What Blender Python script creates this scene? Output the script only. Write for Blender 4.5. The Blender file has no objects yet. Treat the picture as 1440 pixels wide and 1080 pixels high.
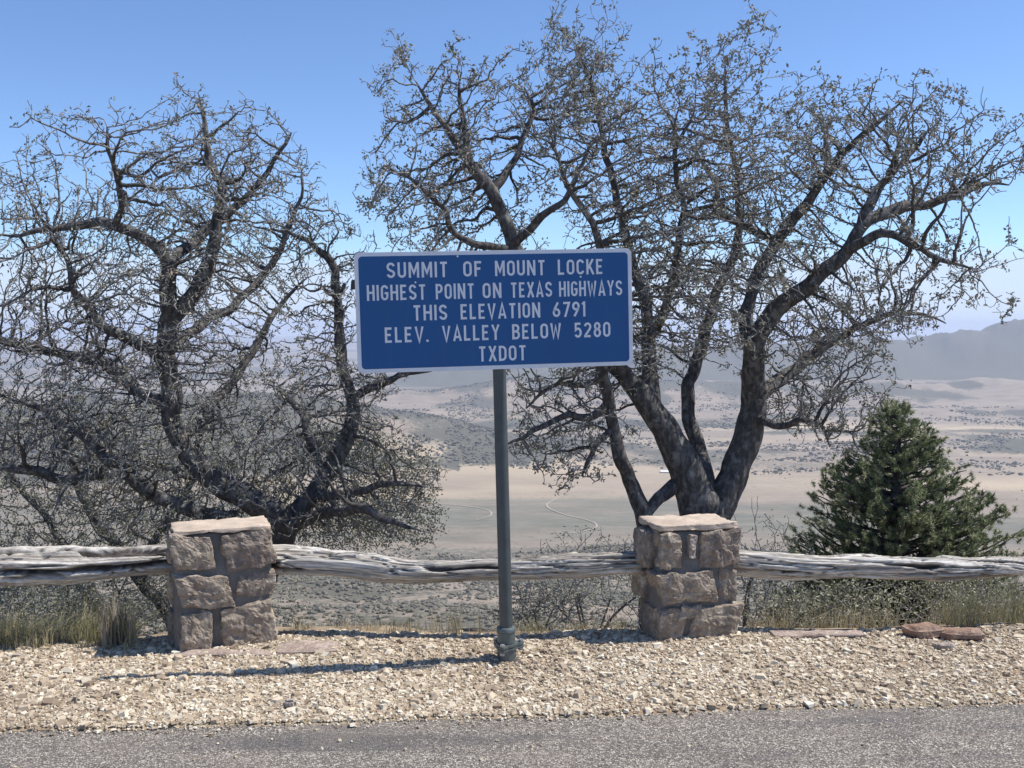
import bpy, bmesh, math, random
import numpy as np
from mathutils import Vector, Matrix
from mathutils.kdtree import KDTree

PI = math.pi
sc = bpy.context.scene
col = sc.collection
# ------------------------------------------------------------------ camera
F = 1400.0                      # focal length in pixels of the 1440 wide frame
PITCH = math.atan(83 / F)
CAMZ = 2.0
cam = bpy.data.cameras.new('camera')
cam.sensor_width = 36.0
cam.lens = F / 1440 * 36
cam.clip_start = 0.1
cam.clip_end = 120000
camo = bpy.data.objects.new('camera', cam)
camo.location = (0, 0, CAMZ)
camo.rotation_euler = (PI / 2 - PITCH, 0, 0)
col.objects.link(camo)
sc.camera = camo
# ------------------------------------------------------------------ world + sun
S = Vector((0.62, 0.10, 1.0)).normalized()
SUN_EL = math.asin(S.z)
SUN_AZ = math.atan2(S.x, S.y)      # clockwise from +Y
w = bpy.data.worlds.new('World'); sc.world = w; w.use_nodes = True
nt = w.node_tree; nt.nodes.clear()
N = nt.nodes.new; L = nt.links.new
out = N('ShaderNodeOutputWorld'); bg = N('ShaderNodeBackground')
sky = N('ShaderNodeTexSky'); sky.sky_type = 'NISHITA'; sky.sun_disc = False
sky.sun_elevation = SUN_EL; sky.sun_rotation = SUN_AZ
sky.altitude = 2000; sky.air_density = 1.0; sky.dust_density = 0.6; sky.ozone_density = 2.0
bg.inputs['Strength'].default_value = 0.115
tc = N('ShaderNodeTexCoord'); sep = N('ShaderNodeSeparateXYZ')
L(tc.outputs['Generated'], sep.inputs[0])
# overall tint of the clear sky
tint = N('ShaderNodeMix'); tint.data_type = 'RGBA'; tint.blend_type = 'MULTIPLY'
tint.inputs[0].default_value = 1.0
L(sky.outputs[0], tint.inputs[6]); tint.inputs[7].default_value = (0.93, 1.07, 1.26, 1)
# low dust layer over the far horizon
ns = N('ShaderNodeTexNoise'); ns.inputs['Scale'].default_value = 3.0; ns.inputs['Detail'].default_value = 3
mp = N('ShaderNodeMapping'); mp.inputs['Scale'].default_value = (1, 1, 9)
L(tc.outputs['Generated'], mp.inputs[0]); L(mp.outputs[0], ns.inputs['Vector'])
ma = N('ShaderNodeMath'); ma.operation = 'MULTIPLY_ADD'; ma.inputs[1].default_value = 0.012
L(ns.outputs[0], ma.inputs[0]); L(sep.outputs[2], ma.inputs[2])
rp = N('ShaderNodeValToRGB')
e = rp.color_ramp.elements
e[0].position = 0.0; e[0].color = (1, 1, 1, 1)
e[1].position = 0.080; e[1].color = (0, 0, 0, 1)
x = rp.color_ramp.elements.new(0.062); x.color = (.75, .75, .75, 1)
L(ma.outputs[0], rp.inputs[0])
hz = N('ShaderNodeMix'); hz.data_type = 'RGBA'
L(rp.outputs[0], hz.inputs[0]); L(tint.outputs[2], hz.inputs[6])
hz.inputs[7].default_value = (4.8, 5.65, 7.2, 1)
L(hz.outputs[2], bg.inputs[0]); L(bg.outputs[0], out.inputs[0])
sun = bpy.data.lights.new('sun', 'SUN'); sun.energy = 4.6; sun.angle = math.radians(0.5)
sun.color = (1.0, 0.965, 0.915)
suno = bpy.data.objects.new('sun', sun); col.objects.link(suno)
suno.rotation_euler = S.to_track_quat('Z', 'Y').to_euler(); suno.location = (3, 1, 12)
# ------------------------------------------------------------------ render / exposure
sc.view_settings.view_transform = 'Standard'; sc.view_settings.look = 'None'
sc.view_settings.gamma = 1; sc.view_settings.use_curve_mapping = False
sc.view_settings.exposure = 0.31
sc.render.engine = 'CYCLES'
sc.cycles.use_denoising = True
sc.cycles.max_bounces = 6; sc.cycles.diffuse_bounces = 3; sc.cycles.volume_bounces = 1
sc.cycles.transparent_max_bounces = 8

rng = np.random.default_rng(7)
random.seed(7)

# ================================================================== helpers
def P(px, py, D):
    """world point seen at photograph pixel px,py at world distance y = D"""
    u = (px - 720) / F; v = (540 - py) / F
    c, s = math.cos(PITCH), math.sin(PITCH)
    d = Vector((u, c + v * s, v * c - s))
    return Vector((0, 0, CAMZ)) + d * (D / d.y)

def G(px, py, z=0.0):
    u = (px - 720) / F; v = (540 - py) / F
    c, s = math.cos(PITCH), math.sin(PITCH)
    d = Vector((u, c + v * s, v * c - s))
    return Vector((0, 0, CAMZ)) + d * ((z - CAMZ) / d.z)

def _hash(ix, iy, iz, seed):
    h = (ix.astype(np.int64) * 374761393 + iy.astype(np.int64) * 668265263 + iz.astype(np.int64) * 2147483647 + seed * 1274126177) & 0xffffffff
    h = ((h ^ (h >> 13)) * 1274126177) & 0xffffffff
    h = ((h ^ (h >> 16)) * 2246822519) & 0xffffffff
    return ((h ^ (h >> 15)) & 0xffffff) / float(0xffffff)

def vnoise(p, seed=0):
    p = np.asarray(p, dtype=np.float64)
    i = np.floor(p).astype(np.int64); f = p - i; f = f * f * (3 - 2 * f)
    r = 0
    for dx in (0, 1):
        wx = f[..., 0] if dx else 1 - f[..., 0]
        for dy in (0, 1):
            wy = f[..., 1] if dy else 1 - f[..., 1]
            for dz in (0, 1):
                wz = f[..., 2] if dz else 1 - f[..., 2]
                r = r + wx * wy * wz * _hash(i[..., 0] + dx, i[..., 1] + dy, i[..., 2] + dz, seed)
    return r * 2 - 1

def fbm(p, octs=4, seed=0, gain=.5):
    p = np.asarray(p, dtype=np.float64); a = 1; r = 0
    for o in range(octs):
        r = r + a * vnoise(p * (2 ** o), seed + o * 17); a *= gain
    return r

def mesh_np(name, verts, faces, mat=None, parent=None, smooth=False, attrs=None, link=True):
    """faces: list of integer arrays (M,k), any mix of k"""
    if not isinstance(faces, list): faces = [faces]
    faces = [np.asarray(f, dtype=np.int32) for f in faces if len(f)]
    me = bpy.data.meshes.new(name)
    verts = np.asarray(verts, dtype=np.float32)
    me.vertices.add(len(verts)); me.vertices.foreach_set('co', verts.ravel())
    nl = sum(f.size for f in faces); nf = sum(len(f) for f in faces)
    me.loops.add(nl); me.polygons.add(nf)
    me.loops.foreach_set('vertex_index', np.concatenate([f.ravel() for f in faces]))
    tot = np.concatenate([np.full(len(f), f.shape[1], np.int32) for f in faces])
    st = np.concatenate([[0], np.cumsum(tot)[:-1]]).astype(np.int32)
    me.polygons.foreach_set('loop_start', st)
    me.update(calc_edges=True); me.validate()
    me.polygons.foreach_set('use_smooth', np.full(len(me.polygons), smooth, bool))
    if attrs:
        for k, v in attrs.items():
            a = me.attributes.new(k, 'FLOAT', 'POINT'); a.data.foreach_set('value', np.asarray(v, np.float32))
    if mat: me.materials.append(mat)
    o = bpy.data.objects.new(name, me)
    if parent is not None: o.parent = parent
    if link: col.objects.link(o)
    return o

def tag(o, label=None, cat=None, group=None, kind=None):
    if label: o['label'] = label
    if cat: o['category'] = cat
    if group: o['group'] = group
    if kind: o['kind'] = kind
    return o

def empty(name, loc=(0, 0, 0), rz=0.0):
    o = bpy.data.objects.new(name, None); o.empty_display_size = .2
    o.location = loc; o.rotation_euler = (0, 0, rz); col.objects.link(o)
    return o

def from_bm(name, bm, mat, parent=None, smooth=False):
    me = bpy.data.meshes.new(name); bm.to_mesh(me); bm.free()
    me.polygons.foreach_set('use_smooth', np.full(len(me.polygons), smooth, bool))
    me.materials.append(mat)
    o = bpy.data.objects.new(name, me); o.parent = parent; col.objects.link(o)
    return o

# ------------------------------------------------------------------ materials
class Mat:
    def __init__(self, name, rough=.85, spec=.25):
        self.m = bpy.data.materials.new(name); self.m.use_nodes = True
        self.nt = self.m.node_tree; self.b = self.nt.nodes['Principled BSDF']
        self.b.inputs['Roughness'].default_value = rough
        self.b.inputs['Specular IOR Level'].default_value = spec
    def n(self, t, **k):
        x = self.nt.nodes.new(t)
        for a, v in k.items(): setattr(x, a, v)
        return x
    def l(self, a, b): self.nt.links.new(a, b)
    def coord(self, scale=(1, 1, 1), kind='Object', rot=(0, 0, 0)):
        t = self.n('ShaderNodeTexCoord'); m = self.n('ShaderNodeMapping')
        m.inputs['Scale'].default_value = scale; m.inputs['Rotation'].default_value = rot
        self.l(t.outputs[kind], m.inputs[0]); return m.outputs[0]
    def noise(self, vec, scale, detail=4, rough=.55, dist=0):
        x = self.n('ShaderNodeTexNoise'); x.inputs['Scale'].default_value = scale
        x.inputs['Detail'].default_value = detail; x.inputs['Roughness'].default_value = rough
        x.inputs['Distortion'].default_value = dist
        if vec is not None: self.l(vec, x.inputs['Vector'])
        return x.outputs[0]
    def ramp(self, fac, stops, interp='LINEAR'):
        r = self.n('ShaderNodeValToRGB'); r.color_ramp.interpolation = interp
        e = r.color_ramp.elements
        while len(e) < len(stops): e.new(.5)
        for i, (p, c) in enumerate(stops):
            e[i].position = p; e[i].color = (c[0], c[1], c[2], 1) if hasattr(c, '__len__') else (c, c, c, 1)
        self.l(fac, r.inputs[0]); return r.outputs[0]
    def mix(self, fac, a, b, mode='MIX'):
        x = self.n('ShaderNodeMix'); x.data_type = 'RGBA'; x.blend_type = mode
        for s, v in ((0, fac), (6, a), (7, b)):
            if hasattr(v, 'is_output') or isinstance(v, bpy.types.NodeSocket): self.l(v, x.inputs[s])
            elif s == 0: x.inputs[0].default_value = v
            else: x.inputs[s].default_value = (v[0], v[1], v[2], 1)
        return x.outputs[2]
    def attr(self, name):
        a = self.n('ShaderNodeAttribute'); a.attribute_name = name; return a.outputs['Fac']
    def color(self, c):
        if isinstance(c, bpy.types.NodeSocket): self.l(c, self.b.inputs['Base Color'])
        else: self.b.inputs['Base Color'].default_value = (c[0], c[1], c[2], 1)
    def bump(self, h, strength=.5, dist=.01):
        b = self.n('ShaderNodeBump'); b.inputs['Strength'].default_value = strength
        b.inputs['Distance'].default_value = dist; self.l(h, b.inputs['Height'])
        self.l(b.outputs[0], self.b.inputs['Normal'])

def m_bark():
    k = Mat('bark', .9, .15); v = k.coord((1, 1, .45))
    a = k.noise(v, 26, 5, .65); b = k.noise(k.coord(), 9, 4, .6)
    c = k.ramp(a, [(.25, (.030, .027, .026)), (.5, (.105, .096, .090)), (.75, (.26, .245, .23))])
    lich = k.ramp(b, [(.56, 0), (.70, 1)])
    k.color(k.mix(lich, c, (.27, .27, .24)))
    k.bump(a, .8, .02); return k.m
def m_twig(name='twig_bark', tone=1.0):
    k = Mat(name, .85, .2)
    a = k.noise(k.coord(), 30, 3, .6)
    c = k.ramp(a, [(.35, (.055 * tone, .050 * tone, .047 * tone)), (.65, (.36 * tone, .345 * tone, .32 * tone))])
    old = k.ramp(k.attr('girth'), [(.30, 0), (.75, .9)])
    k.color(k.mix(old, c, (.075, .067, .062))); return k.m
def m_leaf(name, cols, trans=.12):
    k = Mat(name, .6, .3)
    t = k.attr('tone'); n = len(cols)
    c = k.ramp(t, [(i / (n - 1), cc) for i, cc in enumerate(cols)])
    k.color(c)
    tr = k.n('ShaderNodeBsdfTranslucent'); k.l(c, tr.inputs[0])
    mx = k.n('ShaderNodeMixShader'); mx.inputs[0].default_value = trans
    k.l(k.b.outputs[0], mx.inputs[1]); k.l(tr.outputs[0], mx.inputs[2])
    o = k.nt.nodes['Material Output']; k.l(mx.outputs[0], o.inputs[0])
    return k.m
def m_stone(name, c0, c1, c2):
    k = Mat(name, .9, .2); v = k.coord()
    a = k.noise(v, 14, 6, .65, .6); b = k.noise(v, 4.5, 3, .5); d = k.noise(v, 55, 4, .7)
    c = k.ramp(a, [(.3, c0), (.52, c1), (.72, c2)])
    c = k.mix(k.ramp(k.noise(v, 30, 6, .75, .4), [(.56, 0), (.70, .55)]), c, tuple(min(.75, q * 1.45) for q in c2))
    c = k.mix(k.ramp(b, [(.45, 0), (.7, .55)]), c, (.25, .185, .150))
    c = k.mix(k.ramp(d, [(.3, .55), (.6, 0)]), c, (.07, .06, .06))
    k.color(c); k.bump(d, .7, .012); return k.m
def m_mortar():
    k = Mat('mortar', .95, .15); v = k.coord()
    a = k.noise(v, 7, 4, .6); d = k.noise(v, 90, 3, .7)
    c = k.ramp(a, [(.3, (.135, .125, .113)), (.7, (.225, .21, .19))])
    k.color(k.mix(k.ramp(d, [(.35, .4), (.6, 0)]), c, (.09, .085, .08))); k.bump(d, .5, .006); return k.m
def m_cap():
    k = Mat('cap_mortar', .9, .2); v = k.coord()
    a = k.noise(v, 5, 5, .65); d = k.noise(v, 60, 4, .7)
    c = k.ramp(a, [(.25, (.40, .31, .235)), (.6, (.56, .46, .36)), (.8, (.66, .57, .46))])
    k.color(k.mix(k.ramp(d, [(.28, .5), (.5, 0)]), c, (.25, .19, .15))); k.bump(d, .35, .005); return k.m
def m_wood():
    k = Mat('weathered_wood', .8, .2)
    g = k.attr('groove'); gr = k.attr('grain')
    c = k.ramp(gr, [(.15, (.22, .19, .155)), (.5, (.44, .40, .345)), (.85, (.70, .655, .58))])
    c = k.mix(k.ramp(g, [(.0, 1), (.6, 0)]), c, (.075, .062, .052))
    f = k.noise(k.coord((3, 60, 60)), 1.6, 5, .65)
    c = k.mix(k.ramp(f, [(.35, .6), (.55, 0)]), c, (.16, .145, .13))
    k.color(c); k.bump(f, .5, .008); return k.m
def m_simple(name, c, rough=.6, spec=.4, metal=0, var=.15, scale=20, bump=0):
    k = Mat(name, rough, spec); a = k.noise(k.coord(), scale, 4, .6)
    lo = tuple(x * (1 - var) for x in c); hi = tuple(min(1, x * (1 + var)) for x in c)
    k.color(k.ramp(a, [(.3, lo), (.7, hi)])); k.b.inputs['Metallic'].default_value = metal
    if bump: k.bump(a, bump, .004)
    return k.m
def m_gravel():
    k = Mat('gravel_stone', .85, .25); t = k.attr('tone')
    c = k.ramp(t, [(0, (0.114, 0.086, 0.065)), (.12, (0.245, 0.184, 0.129)), (.3, (0.375, 0.295, 0.205)), (.55, (0.524, 0.428, 0.306)), (.8, (0.681, 0.592, 0.443)), (1, (0.768, 0.702, 0.563))])
    n_ = k.noise(k.coord(kind='Object'), 120, 3, .6)
    k.color(k.mix(k.ramp(n_, [(.35, .35), (.6, 0)]), c, (0.262, 0.189, 0.129))); return k.m
def m_shoulder():
    k = Mat('gravel_bed', .95, .1); v = k.coord()
    a = k.noise(v, 2.2, 4, .6); b = k.noise(v, 70, 5, .7); r = k.noise(v, 1.1, 3, .5)
    c = k.ramp(b, [(.3, (0.157, 0.115, 0.076)), (.5, (0.349, 0.275, 0.184)), (.7, (0.507, 0.410, 0.280))])
    c = k.mix(k.ramp(a, [(.45, 0), (.7, .5)]), c, (0.419, 0.292, 0.184))
    c = k.mix(k.ramp(r, [(.58, 0), (.7, .45)]), c, (0.315, 0.172, 0.104))
    k.color(c); k.bump(b, .8, .015); return k.m
def m_asphalt():
    k = Mat('asphalt', .88, .3); v = k.coord()
    ag = k.n('ShaderNodeTexVoronoi'); ag.inputs['Scale'].default_value = 115; k.l(v, ag.inputs['Vector'])
    sp = k.n('ShaderNodeSeparateColor'); k.l(ag.outputs['Color'], sp.inputs[0])
    c = k.ramp(sp.outputs[0], [(0, (.11, .095, .080)), (.35, (.225, .195, .160)), (.7, (.345, .30, .245)), (1, (.62, .55, .46))])
    edge = k.ramp(ag.outputs['Distance'], [(.35, 0), (.75, .75)])
    c = k.mix(edge, c, (.060, .054, .050))
    # tar-rich and worn bands, stretched along the road
    t = k.noise(k.coord((.45, 2.6, 1)), 1.6, 4, .6)
    c = k.mix(k.ramp(t, [(.34, .62), (.5, 0)]), c, (.085, .080, .080))
    t2 = k.noise(k.coord((.6, 1.6, 1)), 2.4, 4, .6)
    c = k.mix(k.ramp(t2, [(.5, 0), (.75, .45)]), c, (.25, .205, .17))
    k.color(c)
    k.bump(ag.outputs['Distance'], .9, .006); k.nt.nodes['Bump'].invert = True; return k.m
def m_terrain():
    k = Mat('terrain', .95, .1)
    v = k.coord(kind='Object'); cov = k.attr('cover'); grs = k.attr('grass')
    a = k.noise(k.coord((.5, 1, 1)), .012, 7, .7); b = k.noise(v, .07, 6, .72); near = k.noise(v, 4, 5, .65)
    soil = k.ramp(a, [(.3, (.21, .165, .125)), (.5, (.28, .225, .17)), (.7, (.35, .285, .21))])
    soil = k.mix(k.ramp(k.attr('tan'), [(0, 0), (1, 1)]), soil, (.47, .37, .25))
    scr = k.ramp(b, [(.3, (.085, .080, .060)), (.6, (.135, .125, .09)), (.8, (.21, .18, .13))])
    # patchy scrub: noise threshold moved by the amount of cover
    sub = k.n('ShaderNodeMath', operation='SUBTRACT'); k.l(b, sub.inputs[0]); 
    inv = k.n('ShaderNodeMath', operation='MULTIPLY_ADD'); k.l(cov, inv.inputs[0]); inv.inputs[1].default_value = -.55; inv.inputs[2].default_value = .78
    k.l(inv.outputs[0], sub.inputs[1])
    fac = k.ramp(sub.outputs[0], [(0, 0), (.10, 1)])
    c = k.mix(fac, soil, scr)
    fl = k.noise(k.coord((.35, 1, 1)), .03, 7, .75)
    c = k.mix(grs, c, k.ramp(fl, [(.3, (.105, .11, .082)), (.5, (.165, .16, .12)), (.72, (.26, .235, .175))]))
    nr = k.ramp(near, [(.3, (.12, .09, .065)), (.5, (.26, .2, .14)), (.7, (.40, .32, .22))])
    c = k.mix(k.attr('near'), c, nr)
    k.color(c); return k.m

BARK = m_bark(); TWIG = m_twig('twig_bark', 1.15); TWIG_D = m_twig('dry_twig_bark', 1.25)
LEAF = m_leaf('oak_leaf', [(.08, .075, .055), (.17, .165, .115), (.27, .265, .20), (.38, .36, .29), (.42, .25, .16)])
LEAF_G = m_leaf('scrub_leaf', [(0.163, 0.150, 0.094), (0.275, 0.263, 0.169), (0.388, 0.375, 0.250), (0.525, 0.488, 0.350)])
NEEDLE = m_leaf('needle', [(.055, .075, .035), (.16, .20, .09), (.33, .36, .18), (.48, .47, .28)], .08)
GRASS = m_leaf('dry_grass', [(.20, .16, .09), (.36, .30, .17), (.50, .43, .27), (.60, .54, .38)], .2)
GRASS_G = m_leaf('green_grass', [(.17, .14, .08), (.28, .25, .13), (.40, .36, .19), (.56, .49, .31)], .2)
STONE = m_stone('rough_stone', (0.196, 0.151, 0.112), (0.381, 0.308, 0.229), (0.646, 0.549, 0.424))
STONE2 = m_stone('dark_stone', (0.179, 0.141, 0.109), (0.321, 0.259, 0.199), (0.569, 0.477, 0.371))
STONE_P = m_stone('pale_stone', (.35, .28, .23), (.48, .40, .33), (.60, .53, .45))
STONE_R = m_stone('red_stone', (.22, .13, .09), (.36, .23, .16), (.50, .37, .27))
FLAG = m_stone('flagstone', (0.323, 0.233, 0.180), (0.456, 0.349, 0.280), (0.570, 0.475, 0.390))
MORTAR = m_mortar(); CAP = m_cap(); WOOD = m_wood()
GRAVEL = m_gravel(); SHOULDER = m_shoulder(); ASPHALT = m_asphalt(); TERRAIN = m_terrain()

# ================================================================== terrain
def edge(x):
    x = np.asarray(x, float); c = np.clip(x, -12, 12)
    return 6.37 + .03 * c - .13 * np.clip(-1.6 - c, 0, 2.2)
SX = np.array([-60000, -9000, -4000, -1200, -400, -100, -30, 0, .25, 1, 2, 4, 10, 30, 60, 200, 500, 700, 950, 1200, 1500, 1800, 2100, 2600, 60000])
SZ = np.array([-460, -460, -430, -200, -40, -4, 0, 0, -.06, -.40, -.85, -1.9, -5.2, -15, -31, -92, -190, -250, -298, -343, -385, -420, -445, -460, -460])
def ridge(x, y, pts, wd):
    """pts (X,Y,rise above the plain); returns rise"""
    best = np.zeros_like(x); 
    for (x0, y0, h0), (x1, y1, h1) in zip(pts[:-1], pts[1:]):
        dx, dy = x1 - x0, y1 - y0
        t = np.clip(((x - x0) * dx + (y - y0) * dy) / (dx * dx + dy * dy), 0, 1)
        d = np.hypot(x - x0 - t * dx, y - y0 - t * dy)
        h = (h0 + (h1 - h0) * t) * np.exp(-(d / wd) ** 2)
        best = np.maximum(best, h)
    return best
def W(px, py, Y):                      # crest point -> (X, Y, rise above the plain)
    return ((px - 720) / F * Y, Y, CAMZ - (py - 457) / F * Y + 460)
R1 = [W(1050, 486, 9000), W(1190, 471, 9000), W(1285, 472, 9000), W(1330, 466, 9000), W(1372, 460, 9000), W(1412, 458, 9000), W(1445, 446, 9000), W(1530, 448, 9000), W(1900, 470, 9000)]
R2 = [W(560, 545, 8200), W(600, 534, 8200), W(640, 523, 8200), W(665, 526, 8200), W(700, 516, 8200), W(770, 512, 8300), W(850, 500, 8500), W(1050, 488, 8900)]
R3 = [W(60, 560, 3300), W(300, 560, 3400), W(450, 565, 3500), W(560, 582, 3550), W(650, 612, 3500), W(760, 655, 3300), W(850, 672, 3100)]
R4 = [W(380, 556, 5900), W(540, 545, 6000), W(600, 552, 6000), W(700, 541, 6000), W(800, 549, 5900), W(900, 544, 6000), W(1040, 540, 6200), W(1130, 548, 6200), W(1260, 535, 6300), W(1330, 545, 6300), W(1440, 532, 6400), W(1700, 526, 6400)]
R5 = [W(1180, 582, 5000), W(1300, 574, 5100), W(1400, 579, 5100), W(1500, 570, 5200)]
def height(x, y):
    x = np.asarray(x, float); y = np.asarray(y, float)
    s = y - edge(x)
    z = np.interp(s, SX, SZ)
    p2 = np.stack([x / 900, y / 900, np.zeros_like(x)], -1)
    far = np.clip((s - 300) / 800, 0, 1)
    z = z + far * np.clip(1 - (s - 1500) / 900, 0, 1) * 22 * fbm(p2 * 2.2, 4, 5) 
    gul = 1 + .42 * fbm(np.stack([x / 420, y / 650, x * 0], -1), 4, 9)
    rise = np.maximum.reduce([ridge(x, y, R1, 900) * (1 - .18 * np.abs(fbm(np.stack([x / 350, y / 1400, x * 0], -1), 4, 21))), ridge(x, y, R1, 2000) * .30,
        ridge(x, y, R2, 600) * gul, ridge(x, y, R4, 560) * gul, ridge(x, y, R5, 330) * gul, ridge(x, y, R3, 420) * (1 + .12 * fbm(np.stack([x / 260, y / 260, x * 0], -1), 4, 3))])
    z = z + np.where(s > 1200, rise, 0) 
    z = z + np.clip((s - 2500) / 1500, 0, 1) * 5 * fbm(p2 * 1.3, 3, 8)
    n = np.clip(s / 1.0, 0, 1) * np.clip((60 - s) / 60, 0, 1)
    z = z + n * .16 * fbm(np.stack([x * .9, y * .9, x * 0], -1), 4, 2)
    z = z - np.clip(-(s - 0.02) * 3, 0, .06)
    return z

def build_terrain():
    az = np.concatenate([np.arange(-36, 36, .13), np.arange(36, 324, 4.0)]) * PI / 180
    r = np.concatenate([[.5], 2.0 * np.exp(np.linspace(0, math.log(42000 / 2.0), 430))])
    A, R = np.meshgrid(az, r, indexing='ij')
    X = np.sin(A) * R; Y = np.cos(A) * R
    Z = height(X, Y)
    na, nr = A.shape
    V = np.stack([X, Y, Z], -1).reshape(-1, 3)
    idx = np.arange(na * nr).reshape(na, nr); nxt = np.roll(idx, -1, 0)
    q = np.stack([idx[:, :-1], idx[:, 1:], nxt[:, 1:], nxt[:, :-1]], -1).reshape(-1, 4)
    V = np.vstack([V, [[0, 0, float(height(np.array([0.]), np.array([0.]))[0])]]])
    fan = np.stack([np.full(na, len(V) - 1), idx[:, 0], nxt[:, 0]], -1)
    x, y = V[:, 0], V[:, 1]; s = y - 6.37
    big = fbm(np.stack([x / 700, y / 330, x * 0], -1), 4, 41)
    cover = np.clip(.60 + .75 * big + .25 * fbm(np.stack([x / 160, y / 90, x * 0], -1), 3, 43), 0, 1)
    gn = fbm(np.stack([x / 260, y / 420, x * 0], -1), 4, 9)
    cover = np.where((y > 5400) & (x < 20000), np.clip(.55 + .6 * big, .2, 1), cover)
    cover = np.where(s < 1900, .62 + .3 * fbm(np.stack([x / 130, y / 130, x * 0], -1), 3, 19), cover)
    r3 = ridge(x, y, R3, 420); r1 = ridge(x, y, R1, 1000); r2 = ridge(x, y, R2, 600)
    r4 = np.maximum(ridge(x, y, R4, 560), ridge(x, y, R5, 330))
    cover = np.clip(cover + np.clip(r3 / 70, 0, .6) + np.clip(r1 / 60, 0, .75) + np.clip(r2 / 25, 0, .9) - np.clip(r4 / 60, 0, .15) * (r2 < 25) + .45 * gn * (r3 > 20) + .85 * gn * (r4 > 15) +  .25 * gn * ((r1 > 20) | (r2 > 15)), 0, 1)
    # the smooth grey-green flat at the foot of the slope
    edge = 2620 + 90 * fbm(np.stack([x / 300, y / 300, x * 0], -1), 3, 77) + np.clip(x - 300, 0, 2000) * -.25
    g = 1 / (1 + np.exp((y - edge) / 18)) * np.clip((s - 1750) / 350, 0, 1)
    g = g * np.clip(.75 + .8 * fbm(np.stack([x / 500, y / 60, x * 0], -1), 4, 12), 0, 1)
    cover = cover * (1 - np.clip((s - 1750) / 250, 0, 1) * np.clip((3500 - y) / 400, 0, 1) * (r3 < 25) * .6)
    bandn = fbm(np.stack([x / 1500, y / 260, x * 0], -1), 4, 31)
    tan = np.clip(bandn * 1.4 - .1, 0, 1) * (s > 2400) * np.exp(-r1 / 60)
    tan = tan * np.clip((5400 - y) / 600, 0, 1)
    tan = np.maximum(tan, np.exp(-((y - 4520 - 60 * np.sin(x / 500)) / 110) ** 2) * (x > 1200))
    tan = np.maximum(tan, .42 * np.exp(-((y - 2950) / 260) ** 2) * (r3 < 40))
    near = np.clip(1 - (s - 15) / 60, 0, 1)
    o = mesh_np('terrain', V, [q[:, ::-1], fan[:, ::-1]], TERRAIN, smooth=True, attrs=dict(cover=cover, grass=g * .85, tan=tan, near=near))
    # make sure it faces up
    tag(o, kind='structure'); return o
build_terrain()

# ------------------------------------------------------------------ road and shoulder
RE0, RE1 = float(G(0, 1027).y), 0
a_ = G(0, 1023); b_ = G(1440, 983); RE1 = (b_.y - a_.y) / (b_.x - a_.x); RE0 = a_.y - RE1 * a_.x
def road_edge(x): return RE0 + RE1 * x + .018 * vnoise(np.stack([np.asarray(x, float) * 2.1, 0 * np.asarray(x, float), 0 * np.asarray(x, float)], -1), 4) + .008 * vnoise(np.stack([np.asarray(x, float) * 13, 0 * np.asarray(x, float), 0 * np.asarray(x, float)], -1), 5)
def grid(name, xs, ys_fn, nv, zf, mat, kind=None):
    xs = np.asarray(xs); t = np.linspace(0, 1, nv)
    y0, y1 = ys_fn(xs)
    X = np.repeat(xs[:, None], nv, 1); Y = y0[:, None] + (y1 - y0)[:, None] * t[None]
    Z = zf(X, Y, t[None] + 0 * X)
    n, m = X.shape; idx = np.arange(n * m).reshape(n, m)
    q = np.stack([idx[:-1, :-1], idx[1:, :-1], idx[1:, 1:], idx[:-1, 1:]], -1).reshape(-1, 4)
    o = mesh_np(name, np.stack([X, Y, Z], -1).reshape(-1, 3), q, mat, smooth=True)
    if kind: o['kind'] = kind
    return o
def shoulder_z(x, y):
    x = np.asarray(x, float); y = np.asarray(y, float)
    s = y - edge(x)
    fade = np.clip((y - road_edge(x)) / .30, 0, 1)
    z = .006 + fade * (.008 + .022 * fbm(np.stack([x * 1.4, y * 2.2, x * 0], -1), 4, 61))
    return z - np.clip(s + .05, 0, 1) * .30
xs = np.concatenate([np.arange(-26, -6, .25), np.arange(-6, 7, .035), np.arange(7, 26, .25)])
grid('gravel_shoulder', xs, lambda x: (road_edge(x) - .05, edge(x) + .16), 46,
     lambda X, Y, T: shoulder_z(X, Y) - np.where(T < .001, .012, 0), SHOULDER, 'structure')
grid('road', np.concatenate([np.arange(-60, -5, 1.), np.arange(-5, 6, .05), np.arange(6, 60, 1.)]), lambda x: (0 * x - 5, road_edge(x) + .0), 40,
     lambda X, Y, T: -.012 + .03 * (1 - np.abs(Y) / 8) - .006 * np.clip(T, 0, 1) ** 8 + .004 * vnoise(np.stack([X, Y, X * 0], -1), 6), ASPHALT, 'structure')

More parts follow.
